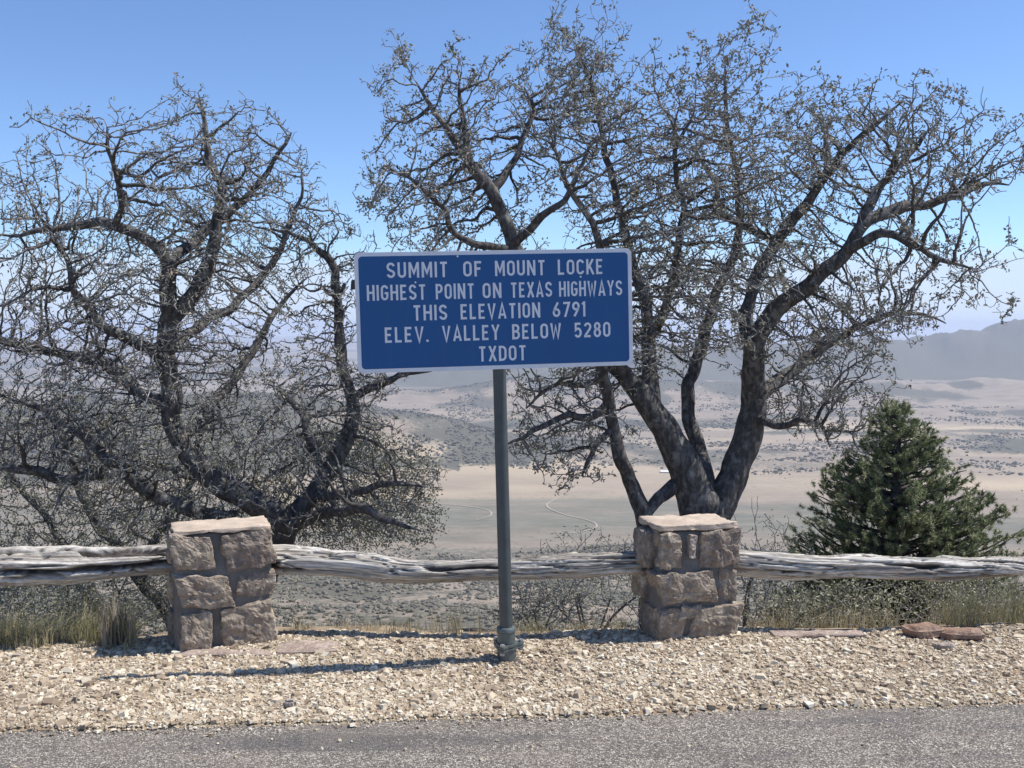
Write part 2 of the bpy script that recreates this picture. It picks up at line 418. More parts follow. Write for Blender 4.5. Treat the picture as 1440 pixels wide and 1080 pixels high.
# ------------------------------------------------------------------ gravel
BOX8 = np.array([[-1, -1, -1], [1, -1, -1], [1, 1, -1], [-1, 1, -1], [-1, -1, 1], [1, -1, 1], [1, 1, 1], [-1, 1, 1]], float) * .5
BOXQ = np.array([[0, 3, 2, 1], [4, 5, 6, 7], [0, 1, 5, 4], [1, 2, 6, 5], [2, 3, 7, 6], [3, 0, 4, 7]])
def gravel(name, n, xr, yf, szf, label_kind='stuff', zf=shoulder_z, seed=3):
    r = np.random.default_rng(seed)
    x = r.uniform(xr[0], xr[1], n); y = yf(x, r)
    sz = szf(n, r)
    V = np.repeat(BOX8[None], n, 0) * (1 + r.uniform(-.45, .25, (n, 8, 3)))
    V[:, 4:, :2] *= r.uniform(.4, .95, (n, 1, 1))
    V *= (sz[:, None] * np.stack([r.uniform(.8, 1.6, n), r.uniform(.7, 1.2, n), r.uniform(.3, .75, n)], -1))[:, None, :]
    a = r.uniform(0, 2 * PI, n); t = r.normal(0, .28, n)
    ca, sa, ct, st_ = np.cos(a), np.sin(a), np.cos(t), np.sin(t)
    Rm = np.stack([np.stack([ca, -sa * ct, sa * st_], -1), np.stack([sa, ca * ct, -ca * st_], -1), np.stack([0 * ca, st_, ct], -1)], 1)
    V = np.einsum('nij,nkj->nki', Rm, V)
    V += np.stack([x, y, zf(x, y) + sz * .14], -1)[:, None, :]
    q = (BOXQ[None] + (np.arange(n) * 8)[:, None, None]).reshape(-1, 4)
    tone = np.clip(r.beta(1.9, 1.5, n) + .12 * vnoise(np.stack([x * 1.2, y * 2, x * 0], -1), 8), 0, 1)
    return tag(mesh_np(name, V.reshape(-1, 3), q, GRAVEL, attrs=dict(tone=np.repeat(tone, 8))), kind='stuff')
def gy(x, r):
    t = r.beta(1.0, 1.15, len(x)); y0 = road_edge(x) - .035; y1 = edge(x) + .13
    return y0 + (y1 - y0) * t
gsz = lambda n, r: np.clip(r.lognormal(math.log(.0112), .50, n), .005, .05)
tag(gravel('gravel', 72000, (-3.8, 4.1), gy, gsz), 'pale buff crushed gravel covering the strip between road and rail', 'gravel')
def gy2(x, r): return road_edge(x) - np.abs(r.normal(0, .05, len(x))) - np.where(r.random(len(x)) < .15, r.uniform(0, .8, len(x)), 0)
tag(gravel('loose_gravel', 1700, (-3.6, 3.9), gy2, lambda n, r: np.clip(r.lognormal(math.log(.010), .4, n), .004, .03), zf=lambda x, y: 0 * x - .014 + .03 * (1 - np.abs(y) / 8), seed=9),
    'loose pale chips strayed on to the edge of the asphalt', 'gravel')

# ================================================================== rough stones
def block_grid(n):
    vs = {}; V = []; Q = []
    def vid(p):
        k = tuple(np.round(p, 5))
        if k not in vs: vs[k] = len(V); V.append(p)
        return vs[k]
    t = np.linspace(-1, 1, n + 1)
    for ax in range(3):
        for sg in (-1, 1):
            for i in range(n):
                for j in range(n):
                    q = []
                    for (a, b) in ((i, j), (i + 1, j), (i + 1, j + 1), (i, j + 1)):
                        p = [0, 0, 0]; p[ax] = sg; p[(ax + 1) % 3] = t[a]; p[(ax + 2) % 3] = t[b]; q.append(vid(tuple(p)))
                    Q.append(q if sg > 0 else q[::-1])
    return np.array(V, float), np.array(Q)
BG = {n: block_grid(n) for n in (8, 12, 16, 20)}
def rough_block(name, lo, hi, mat, parent=None, seed=0, rough=.02, round_=.22, n=12, freq=9., skew=.0, smooth=False):
    V, Q = BG[n]; lo = np.array(lo, float); hi = np.array(hi, float)
    c = (lo + hi) / 2; h = (hi - lo) / 2
    p = V.copy()
    # rounded corners: shrink where two or three coordinates are near the border
    m = np.abs(p); k = np.sort(m, 1)[:, 1]
    hm = h.min()
    for ax in range(3):
        others = [a for a in range(3) if a != ax]
        e = np.max(m[:, others], 1)
        p[:, ax] *= 1 - (round_ * hm / h[ax]) * np.clip((e - .6) / .4, 0, 1) ** 2.2 * (m[:, ax] > .6)
    w_ = p * h
    r = np.random.default_rng(seed)
    w_[:, 0] += skew * h[0] * p[:, 2] * r.uniform(-1, 1); w_[:, 2] += skew * h[2] * p[:, 0] * r.uniform(-1, 1)
    nrm = V / np.linalg.norm(V, axis=1)[:, None]
    q = (w_ + c) * freq + seed * 3.17
    d = fbm(q, 4, seed, .6)
    d2 = np.abs(vnoise(q * 1.3, seed + 5))
    ter = np.round((d * .5 + .5) * 4) / 4 - .5          # broken ledges
    w_ = w_ + nrm * (d * .22 + ter * .55 - d2 * .45 + .15)[:, None] * rough
    w_ += np.stack([vnoise(q * .7 + 9, seed + 1), vnoise(q * .7 + 19, seed + 2), vnoise(q * .7 + 29, seed + 3)], -1) * rough * .35
    return mesh_np(name, w_ + c, Q, mat, parent, smooth=smooth)

def pillar(loc, rz, wd, dp, H, front, left, cap_t, label, seed):
    root = empty('stone_pillar', loc, rz); tag(root, label, 'pillar', 'stone pillars holding the rail')
    hw = wd / 2
    core = rough_block('mortar', (-hw + .012, .012, -.45), (hw - .012, dp - .012, H - cap_t + .004), MORTAR, root, seed, .010, .10, 20, 7, smooth=True)
    k = 0
    for (u0, u1, z0, z1, v1, out_, m) in front:
        rough_block('stone', (u0 * wd, -out_, z0), (u1 * wd, v1, z1), m, root, seed + 11 + k, .024, .07, 20, 14, .17); k += 1
    for (v0, v1, z0, z1, out_, m) in left:
        rough_block('stone', (-hw - out_, v0 * dp, z0), (-hw + .10, v1 * dp, z1), m, root, seed + 41 + k, .022, .08, 16, 13, .08); k += 1
    rr = random.Random(seed)
    for z0, z1 in ((.02, .25), (.28, .47), (.50, H - cap_t - .02)):       # right side and back
        rough_block('stone', (hw - .10, .24 * dp + .08, z0), (hw + .012, dp * .97, z1), STONE, root, seed + 71 + k, .026, .25, 12, 13, .06); k += 1
        m_ = rr.uniform(-.1, .12)
        rough_block('stone', (-hw + .02, dp - .10, z0), (m_ * wd - .02, dp + .02, z1), STONE2, root, seed + 71 + k, .026, .25, 12, 13, .06); k += 1
        rough_block('stone', (m_ * wd + .02, dp - .10, z0), (hw - .12, dp + .02, z1), STONE, root, seed + 71 + k, .026, .25, 12, 13, .06); k += 1
    rough_block('cap', (-hw + .010, .004, H - cap_t), (hw - .010, dp - .006, H), CAP, root, seed + 99, .020, .30, 20, 11, smooth=True)
    return root
LP = G(317, 917); RP = G(982, 905)
LROT, RROT = math.radians(22), math.radians(16)
pillar((LP.x, LP.y, 0), LROT, .60, .34, .768,
    [(-.50, -.10, .525, .735, .17, .016, STONE), (.00, .50, .505, .738, .20, .012, STONE2), (-.46, .08, .285, .485, .16, .022, STONE),
     (.13, .50, .325, .475, .18, -.004, STONE2), (-.44, -.13, .015, .265, .15, .016, STONE), (-.03, .505, -.02, .285, .20, .018, STONE)],
    [(.45, .9, .02, .24, .012, STONE2), (.35, .8, .30, .47, .012, STONE), (.5, .95, .52, .70, .014, STONE2)], .030,
    'square rough stone pillar with flat mortar top, left of the blue sign', 100)
pillar((RP.x, RP.y, 0), RROT, .56, .34, .765,
    [(-.48, -.22, .49, .715, .12, .014, STONE), (-.13, -.05, .55, .69, .05, .020, STONE_P), (.0, .505, .475, .715, .20, .016, STONE2), (-.50, .20, .262, .462, .15, .026, STONE),
     (.24, .50, .262, .455, .18, .0, STONE2), (-.49, -.17, .0, .245, .13, .014, STONE2), (-.24, .02, .175, .25, .06, .020, STONE), (-.09, .51, -.02, .235, .2, .022, STONE)],
    [(.25, 1.0, .48, .70, .030, STONE2), (.50, 1.0, .27, .45, .036, STONE), (.12, .62, .0, .24, .010, STONE2)], .050,
    'square rough stone pillar with thick pale uneven cap, right of the sign post', 200)

# ================================================================== rails
def log_rail(name, pts, rads, label, seed, twist=2.0):
    pts = [Vector(p) for p in pts]; n = 440; m = 100
    d = [0]
    for a, b in zip(pts[:-1], pts[1:]): d.append(d[-1] + (b - a).length)
    d = np.array(d); Ltot = d[-1]; u = np.linspace(0, Ltot, n)
    A = np.array([[p.x, p.y, p.z] for p in pts])
    C = np.stack([np.interp(u, d, A[:, i]) for i in range(3)], -1)
    k = 21; ker = np.hanning(k + 2)[1:-1]; ker /= ker.sum()
    for i in range(3):
        C[:, i] = np.convolve(np.pad(C[:, i], k // 2, mode='reflect', reflect_type='odd'), ker, 'valid')
    C[:, 2] += .014 * vnoise(np.stack([u * 2.0, u * 0, u * 0], -1), seed); C[:, 1] += .014 * vnoise(np.stack([u * 1.7, u * 0, u * 0], -1), seed + 1)
    R = np.interp(u, d, rads) * (1 + .10 * fbm(np.stack([u * 2.6, u * 0, u * 0], -1), 3, seed + 3))
    th = np.linspace(0, 2 * PI, m, endpoint=False)
    U, T = np.meshgrid(u, th, indexing='ij')
    T2 = T + twist * .35 * U + .5 * vnoise(np.stack([U * 1.2, U * 0, U * 0], -1), seed + 7)
    cx, sx_ = np.cos(T2), np.sin(T2)
    wv = .55 * vnoise(np.stack([cx * 1.2, sx_ * 1.2, U * 2.4], -1), seed + 12)
    f1 = fbm(np.stack([cx * 2.6 + wv, sx_ * 2.6, U * 1.9], -1), 3, seed + 20, .5)
    r1 = np.abs(f1); groove = np.clip(r1 * 6.5, 0, 1)
    chk = np.clip(np.abs(fbm(np.stack([cx * 7 + wv, sx_ * 7, U * 1.3], -1), 2, seed + 80)) * 12, 0, 1)
    f2 = fbm(np.stack([cx * 9 + wv, sx_ * 9, U * 3.0], -1), 2, seed + 30)
    lob = vnoise(np.stack([cx * 1.3, sx_ * 1.3, U * .9], -1), seed + 40)
    hol = np.clip(fbm(np.stack([cx * 2.0 + wv, sx_ * 2.0, U * 2.2], -1), 2, seed + 50) - .30, 0, .25) * 2.6
    RR = R[:, None] * (1 + .19 * lob - .30 * (1 - groove) ** 1.2 + .07 * f2 - .06 * (1 - chk) - 1.5 * hol * .6)
    # frame
    Tn = np.gradient(C, axis=0); Tn /= np.linalg.norm(Tn, axis=1)[:, None]
    up = np.array([0, 0, 1.]); sd = np.cross(Tn, up); sd /= np.linalg.norm(sd, axis=1)[:, None]; up2 = np.cross(sd, Tn)
    V = C[:, None] + RR[..., None] * (np.cos(T)[..., None] * sd[:, None] + np.sin(T)[..., None] * up2[:, None])
    idx = np.arange(n * m).reshape(n, m); nx = np.roll(idx, -1, 1)
    q = np.stack([idx[:-1], nx[:-1], nx[1:], idx[1:]], -1).reshape(-1, 4)
    V = np.vstack([V.reshape(-1, 3), C[0], C[-1]])
    c0 = np.stack([np.full(m, n * m), nx[0], idx[0]], -1); c1 = np.stack([np.full(m, n * m + 1), idx[-1], nx[-1]], -1)
    grain = np.clip(.55 + .55 * fbm(np.stack([cx * 14 + wv, sx_ * 14, U * 2.2], -1), 3, seed + 60) + .2 * lob, 0, 1)
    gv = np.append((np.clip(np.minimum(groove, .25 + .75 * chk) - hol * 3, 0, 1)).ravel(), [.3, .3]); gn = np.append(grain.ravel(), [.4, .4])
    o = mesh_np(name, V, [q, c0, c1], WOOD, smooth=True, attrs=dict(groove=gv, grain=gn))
    tag(o, label, 'rail', 'weathered log rails between the pillars'); return o
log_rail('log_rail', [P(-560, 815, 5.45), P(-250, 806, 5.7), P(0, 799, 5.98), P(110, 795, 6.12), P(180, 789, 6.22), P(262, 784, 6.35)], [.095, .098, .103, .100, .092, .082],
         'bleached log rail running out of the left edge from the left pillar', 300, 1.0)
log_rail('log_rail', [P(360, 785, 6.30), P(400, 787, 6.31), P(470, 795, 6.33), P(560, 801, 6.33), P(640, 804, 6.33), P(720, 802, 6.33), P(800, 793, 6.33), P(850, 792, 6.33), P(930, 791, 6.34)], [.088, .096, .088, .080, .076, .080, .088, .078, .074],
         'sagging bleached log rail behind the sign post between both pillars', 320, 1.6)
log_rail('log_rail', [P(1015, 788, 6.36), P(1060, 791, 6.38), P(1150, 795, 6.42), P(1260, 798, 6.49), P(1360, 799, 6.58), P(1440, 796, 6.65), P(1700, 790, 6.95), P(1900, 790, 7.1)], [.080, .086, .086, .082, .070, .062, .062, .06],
         'bleached log rail running from the right pillar past the pine', 340, .8)

# ================================================================== the sign
def m_sign():
    k = Mat('sign_blue', .5, .4)
    a = k.noise(k.coord((1, 1, 1)), 2.2, 5, .6); st = k.noise(k.coord((22, 22, 1.2)), 1.0, 5, .65); sp = k.noise(k.coord(), 75, 3, .6)
    c = k.ramp(a, [(.3, (.011, .086, .245)), (.7, (.018, .108, .285))])
    c = k.mix(k.ramp(st, [(.54, 0), (.78, .30)]), c, (.07, .14, .27))
    k.color(k.mix(k.ramp(sp, [(.70, 0), (.78, .5)]), c, (.10, .15, .24)))
    k.l(k.ramp(a, [(.3, .42), (.7, .62)]), k.b.inputs['Roughness']); return k.m
BLUE = m_sign()
SWHITE = m_simple('sign_white', (.76, .77, .78), .5, .35, 0, .05, 12)
GALV = m_simple('galvanised_steel', (.085, .098, .098), .50, .45, .35, .18, 9)
GALV2 = m_simple('galvanised_fitting', (.13, .15, .145), .48, .45, .35, .25, 25, .15)
ALU = m_simple('aluminium', (.42, .43, .45), .4, .5, .6, .1, 15)
RUST = m_simple('dark_bolt', (.08, .07, .065), .6, .4, .5, .3, 60)

PB = G(713, 931); PB.z = 0
post = empty('road_sign', PB); tag(post, 'blue summit elevation sign with white lettering on a round grey steel post', 'sign')
LEAN = math.radians(1.45)
def leanx(z): return -math.tan(LEAN) * z
def lathe(name, prof, mat, parent, n=32, cx=0, cy=0, lean=True, smooth=True):
    V = []; 
    for (r, z) in prof:
        for k in range(n):
            a = 2 * PI * k / n; V.append((cx + (leanx(z) if lean else 0) + r * math.cos(a), cy + r * math.sin(a), z))
    V = np.array(V); m = len(prof); idx = np.arange(m * n).reshape(m, n); nx = np.roll(idx, -1, 1)
    q = np.stack([idx[:-1], nx[:-1], nx[1:], idx[1:]], -1).reshape(-1, 4)
    caps = [idx[-1][None, :], idx[0][::-1][None, :]]
    o = mesh_np(name, V, [q] + caps, mat, parent, smooth=smooth)
    if smooth: o.data.set_sharp_from_angle(angle=math.radians(35))
    return o
SGROT = math.radians(7.5)
SC = P(698, 436, PB.y - .06)              # centre of the board
ph_top = SC.z + .30
lathe('pole', [(.0385, .10), (.0385, ph_top), (.034, ph_top + .005)], GALV, post, 28)
lathe('stub', [(.060, -.10), (.058, .0), (.056, .085), (.0565, .10)], GALV2, post, 28)
lathe('collar', [(.047, .118), (.052, .122), (.0535, .135), (.0535, .185), (.0575, .19), (.0575, .205), (.0525, .213), (.042, .216)], GALV2, post, 28)
def bbox(bm, lo, hi, rot=None, bev=0):
    r = bmesh.ops.create_cube(bm, size=1); vs = r['verts']
    c = [(a + b) / 2 for a, b in zip(lo, hi)]; s = [b - a for a, b in zip(lo, hi)]
    bmesh.ops.scale(bm, vec=s, verts=vs)
    if bev: bmesh.ops.bevel(bm, geom=list({e for v in vs for e in v.link_edges}), offset=bev, segments=2, affect='EDGES'); 
    vs = [v for v in bm.verts if v.index == -1 or v in vs] if not bev else vs
    return vs, c
def plate(name, outline, z0, z1, mat, parent, bev=.004, M=None, smooth=False):
    bm = bmesh.new()
    vb = [bm.verts.new((x, y, z0)) for x, y in outline]; f = bm.faces.new(vb)
    r = bmesh.ops.extrude_face_region(bm, geom=[f]); 
    vs = [g for g in r['geom'] if isinstance(g, bmesh.types.BMVert)]
    bmesh.ops.translate(bm, vec=(0, 0, z1 - z0), verts=vs)
    bmesh.ops.recalc_face_normals(bm, faces=bm.faces)
    if bev: bmesh.ops.bevel(bm, geom=list(bm.edges), offset=bev, segments=2, affect='EDGES')
    if M is not None: bmesh.ops.transform(bm, matrix=M, verts=bm.verts)
    return from_bm(name, bm, mat, parent, smooth)
# three-lobed slip flange with its bolts
fl = []
for k in range(36):
    a = 2 * PI * k / 36; rr = .062 + .052 * max(0, math.cos(1.5 * (a + .35))) ** 4 * (1 if math.cos(3 * (a + .35)) > -1 else 1)
    rr = .064 + .044 * max(0, math.cos(3 * (a - .25))) ** 2
    fl.append((leanx(.1) + rr * math.cos(a), rr * math.sin(a)))
plate('flange', fl, .083, .100, GALV2, post, .003)
plate('flange', fl, .102, .119, GALV2, post, .003)
for k in range(3):
    a = .25 + k * 2 * PI / 3; cx, cy = leanx(.1) + .088 * math.cos(a), .088 * math.sin(a)
    hexa = [(cx + .015 * math.cos(q * PI / 3 + .3), cy + .015 * math.sin(q * PI / 3 + .3)) for q in range(6)]
    b = plate('bolt', hexa, .119, .133, ALU, post, .0015)
    b2 = plate('nut', hexa, .068, .083, ALU, b, .0015)
# board, in its own frame: local x along the board, y = out of the front, z up
BW, BH = 1.600, .682
bframe = Matrix.Translation(SC - Vector(PB)) @ Matrix.Rotation(SGROT, 4, 'Z') @ Matrix.Rotation(-LEAN * -1.0, 4, 'Y').inverted()
def rrect(w_, h_, r, n=6):
    o = []
    for cx, cz, a0 in ((w_ / 2 - r, h_ / 2 - r, 0), (-w_ / 2 + r, h_ / 2 - r, PI / 2), (-w_ / 2 + r, -h_ / 2 + r, PI), (w_ / 2 - r, -h_ / 2 + r, 1.5 * PI)):
        for k in range(n + 1):
            a = a0 + k * PI / 2 / n; o.append((cx + r * math.cos(a), cz + r * math.sin(a)))
    return o
FR = Matrix(((1, 0, 0, 0), (0, 0, -1, 0), (0, 1, 0, 0), (0, 0, 0, 1)))     # plate xy -> board xz, plate z -> toward the viewer (-y)
panel = plate('board', rrect(BW, BH, .032), 0, .010, SWHITE, post, .0015, bframe @ FR)
field = plate('blue_field', rrect(BW - .046, BH - .046, .022), .0102, .0112, BLUE, panel, 0, bframe @ FR)
for zz in (-.24, .24):
    bar = [(-.79, zz - .02), (.78, zz - .02), (.78, zz + .02), (-.79, zz + .02)]
    br = plate('backing_bar', bar, -.026, -.001, ALU, post, .002, bframe @ FR)
# the small dark stub that pokes out beyond the left edge of the board
plate('bracket_end', [(-.826, .135), (-.79, .135), (-.79, .19), (-.820, .19)], -.028, -.006, RUST, post, .004, bframe @ FR)

# ---- lettering: own stroke alphabet, highway style
def arc(cx, cy, rx, ry, a0, a1, n=10):
    return [(cx + rx * math.cos(math.radians(a0 + (a1 - a0) * k / n)), cy + ry * math.sin(math.radians(a0 + (a1 - a0) * k / n))) for k in range(n + 1)]
def oval(w_=.46, top=1.0, bot=0.0):
    r = w_ / 2; t = .07
    return arc(r, top - t - r * .95 + .07 - .07, r - 0, r * .95, 0, 180, 10) + arc(r, bot + t + r * .95, r, r * .95, 180, 360, 10)
T_ = .08; W0 = .46          # half stroke, centre-line width
lo_, hi_ = T_, 1 - T_
def OO(w_=W0):
    r = w_ / 2; ry = .20
    p = arc(r, hi_ - ry, r, ry, 0, 180) + arc(r, lo_ + ry, r, ry, 180, 360); return [p + [p[0], p[1]]]
GL = {
 'O': (W0, OO()), '0': (W0 * .95, OO(W0 * .95)),
 'S': (W0, [arc(W0 / 2, hi_ - .2, W0 / 2, .2, 12, 180) [:] + arc(W0 / 2, .735 - .0, W0 / 2, .235, 180, 245, 4)[1:] + [(W0 * .80, .42)] + arc(W0 / 2, lo_ + .2, W0 / 2, .2, 25, -168, 12)]),
 'U': (W0, [[(0, 1)] + arc(W0 / 2, lo_ + .2, W0 / 2, .2, 180, 360) + [(W0, 1)]]),
 'M': (.62, [[(0, 0), (0, 1)], [(0.02, .97), (.31, .30), (.60, .97)], [(.62, 0), (.62, 1)]]),
 'N': (.50, [[(0, 0), (0, 1)], [(.01, .96), (.49, .04)], [(.50, 0), (.50, 1)]]),
 'I': (.0, [[(0, 0), (0, 1)]]), 'T': (.46, [[(.23, 0), (.23, .93 - T_)], [(-.03, hi_), (.49, hi_)]]),
 'F': (.40, [[(0, 0), (0, 1)], [(T_, hi_), (.43, hi_)], [(T_, .51), (.36, .51)]]),
 'E': (.40, [[(0, 0), (0, 1)], [(T_, hi_), (.43, hi_)], [(T_, .51), (.36, .51)], [(T_, lo_), (.43, lo_)]]),
 'L': (.38, [[(0, 0), (0, 1)], [(T_, lo_), (.42, lo_)]]),
 'C': (W0, [arc(W0 / 2, hi_ - .2, W0 / 2, .2, 10, 180) + arc(W0 / 2, lo_ + .2, W0 / 2, .2, 180, 350)]),
 'G': (W0, [arc(W0 / 2, hi_ - .2, W0 / 2, .2, 10, 180) + arc(W0 / 2, lo_ + .2, W0 / 2, .2, 180, 350) + [(W0, .47), (W0 * .5, .47)]]),
 'K': (.46, [[(0, 0), (0, 1)], [(.47, 1), (.04, .38)], [(.17, .56), (.50, 0)]]),
 'H': (.48, [[(0, 0), (0, 1)], [(T_, .51), (.48 - T_, .51)], [(.48, 0), (.48, 1)]]),
 'P': (.44, [[(0, 0), (0, 1)], [(T_, hi_), (.22, hi_)] + arc(.22, .70, .22, .23, 80, -80, 8) + [(.22, .47), (T_, .47)]]),
 'D': (.46, [[(0, 0), (0, 1)], [(T_, hi_), (.2, hi_)] + arc(.2, hi_ - .24, .26, .24, 80, 0, 6) + arc(.2, lo_ + .24, .26, .24, 0, -80, 6) + [(.2, lo_), (T_, lo_)]]),
 'B': (.46, [[(0, 0), (0, 1)], [(T_, hi_), (.22, hi_)] + arc(.22, .725, .20, .205, 80, -80, 8) + [(.22, .52), (T_, .52)], [(.25, .52)] + arc(.22, .295, .24, .225, 75, -80, 8) + [(.22, lo_), (T_, lo_)]]),
 'X': (.50, [[(0, 0), (.5, 1)], [(0, 1), (.5, 0)]]),
 'A': (.54, [[(0, 0), (.27, .98), (.54, 0)], [(.10, .26), (.44, .26)]]),
 'V': (.52, [[(0, 1), (.26, .02), (.52, 1)]]), 'W': (.72, [[(0, 1), (.17, .03), (.36, .80), (.55, .03), (.72, 1)]]),
 'Y': (.52, [[(0, 1), (.26, .47), (.52, 1)], [(.26, 0), (.26, .45)]]),
 '.': (.02, [[(0, 0), (0, .14)]]),
 '1': (.08, [[(.10, 0), (.10, 1)], [(.09, .93), (-.06, .80)]]),
 '7': (.44, [[(-.02, hi_), (.46, hi_), (.12, 0)]]),
 '6': (.45, [[(.36, .97)] + [(.10, .58)] + arc(.225, lo_ + .22, .225, .22, 160, 520, 18)]),
 '9': (.45, [[(.09, .03)] + [(.35, .42)] + arc(.225, hi_ - .22, .225, .22, -20, 340, 18)]),
 '2': (.45, [arc(.225, hi_ - .21, .225, .21, 170, -10, 9) + [(.40, .56), (.0, lo_ + .02), (.0, lo_), (.47, lo_)]]),
 '5': (.45, [[(.44, hi_), (.04, hi_), (.02, .50)] + arc(.21, .335, .235, .265, 125, -150, 14)]),
 '8': (.45, [arc(.225, .735, .19, .195, -90, 270, 18) + arc(.225, .735, .19, .195, -90, -70, 1)[1:], arc(.225, .30, .225, .23, 90, 450, 20) + arc(.225, .30, .225, .23, 90, 110, 1)[1:]]),
}
def ribbon(pts, hw, V, Q, z):
    n = len(pts); P_ = [Vector(p) for p in pts]; base = len(V)
    for i, p in enumerate(P_):
        d0 = (P_[i] - P_[i - 1]).normalized() if i > 0 and (P_[i] - P_[i - 1]).length > 1e-6 else None
        d1 = (P_[i + 1] - P_[i]).normalized() if i < n - 1 and (P_[i + 1] - P_[i]).length > 1e-6 else None
        if d0 is None: d0 = d1
        if d1 is None: d1 = d0
        n0 = Vector((-d0.y, d0.x)); n1 = Vector((-d1.y, d1.x)); m = (n0 + n1)
        m = m.normalized() if m.length > .2 else n0
        k = min(hw / max(.3, m.dot(n0)), hw * 2.2)
        V.append((p.x + m.x * k, p.y + m.y * k, z)); V.append((p.x - m.x * k, p.y - m.y * k, z))
    for i in range(n - 1): Q.append((base + 2 * i, base + 2 * i + 1, base + 2 * i + 3, base + 2 * i + 2))
def word(text, u0, u1, vc, V, Q):
    """text drawn between board fractions u0..u1, centred on fraction vc from the top"""
    caph = .129 * BH; gap = .235
    x = T_; items = []
    for ch in text:
        wd, st = GL[ch]; items.append((x, st)); x += wd + T_ * 2 + gap - T_ * .4
    tot = x - gap + T_ * .4 - T_
    X0 = -BW / 2 + u0 * BW; sx_ = (u1 - u0) * BW / tot; Z0 = BH / 2 - vc * BH - caph / 2
    for (xo, st) in items:
        for k, s in enumerate(st):
            pts = []; 
            for (a, b) in s:
                q = (X0 + (a + xo) * sx_, Z0 + b * caph)
                if not pts or math.hypot(q[0] - pts[-1][0], q[1] - pts[-1][1]) > 1e-5: pts.append(q)
            ribbon(pts, T_ * (sx_ + caph) / 2, V, Q, .0118 + .0002 * k)
def zu(x): return (x - 45) / 1330.0
LINES = [(.151, [('SUMMIT', 195, 482), ('OF', 556, 645), ('MOUNT', 708, 950), ('LOCKE', 1012, 1232)]),
 (.335, [('HIGHEST', 100, 375), ('POINT', 423, 605), ('ON', 646, 735), ('TEXAS', 780, 980), ('HIGHWAYS', 1016, 1325)]),
 (.508, [('THIS', 312, 473), ('ELEVATION', 538, 920), ('6791', 982, 1140)]),
 (.687, [('ELEV.', 177, 383), ('VALLEY', 447, 722), ('BELOW', 783, 1020), ('5280', 1086, 1263)]),
 (.866, [('TXDOT', 618, 848)])]
for vc, ws in LINES:
    for t, a, b in ws:
        V = []; Q = []
        word(t, zu(a), zu(b), vc, V, Q)
        M = bframe @ FR
        V = [tuple(M @ Vector(v)) for v in V]
        o = mesh_np('lettering', np.array(V), np.array(Q), SWHITE, panel)
        o['label'] = 'white lettering reading ' + t
# rivets
for (zx, zv) in ((328, .255), (1122, .235), (530, .045), (412, .64), (1345, .70), (130, .76)):
    rx = -BW / 2 + zu(zx) * BW; rz = BH / 2 - zv * BH
    plate('rivet', [(rx + .006 * math.cos(k * PI / 4), rz + .006 * math.sin(k * PI / 4)) for k in range(8)], .0112, .0145, BLUE if zv > .3 else SWHITE, panel, .001, bframe @ FR)

# ================================================================== flat rocks at the edge
def rock(name, pxc, pyc, wx, wy, h, mat, label, seed, rz=0, cat='rock', rough=.02, z=0):
    g = G(pxc, pyc, z); V, Q = BG[12]
    o = rough_block(name, (-wx / 2, -wy / 2, -h * .35), (wx / 2, wy / 2, h), mat, None, seed, rough, .5, 12, 9, .08)
    o.location = (g.x, g.y, z + .022); o.rotation_euler = (0, 0, rz); tag(o, label, cat); return o
rock('flagstone', 432, 919, .36, .20, .030, FLAG, 'flat pinkish flagstone on the gravel just right of the left pillar', 501, .1)
rock('flagstone', 312, 926, .60, .11, .020, FLAG, 'long thin flagstone along the foot of the left pillar', 502, .03)
rock('flagstone', 1150, 898, .60, .10, .02, FLAG, 'long low flagstone edging between right pillar and red rock', 503, .03)
rock('rock', 1300, 896, .26, .16, .065, STONE_R, 'rusty red rock at the gravel edge in front of the pine', 504, .2)
rock('rock', 1352, 899, .26, .14, .045, STONE_R, 'tan slanting slab resting against the rusty red rock', 505, -.12)
rock('rock', 1327, 914, .13, .09, .035, STONE_P, 'pale grey stone lying in front of the red rock', 506, .1)
rock('rock', 1208, 958, .055, .045, .022, STONE2, 'small dark stone in the gravel right of the right pillar', 507, .1)
rock('rock', 24, 934, .09, .06, .04, STONE_P, 'small pale stone below the grass at the left edge', 508, .1)
rock('rock', 408, 998, .06, .05, .035, STONE_P, 'small whitish stone in the gravel near the road below the left pillar', 509, .1)

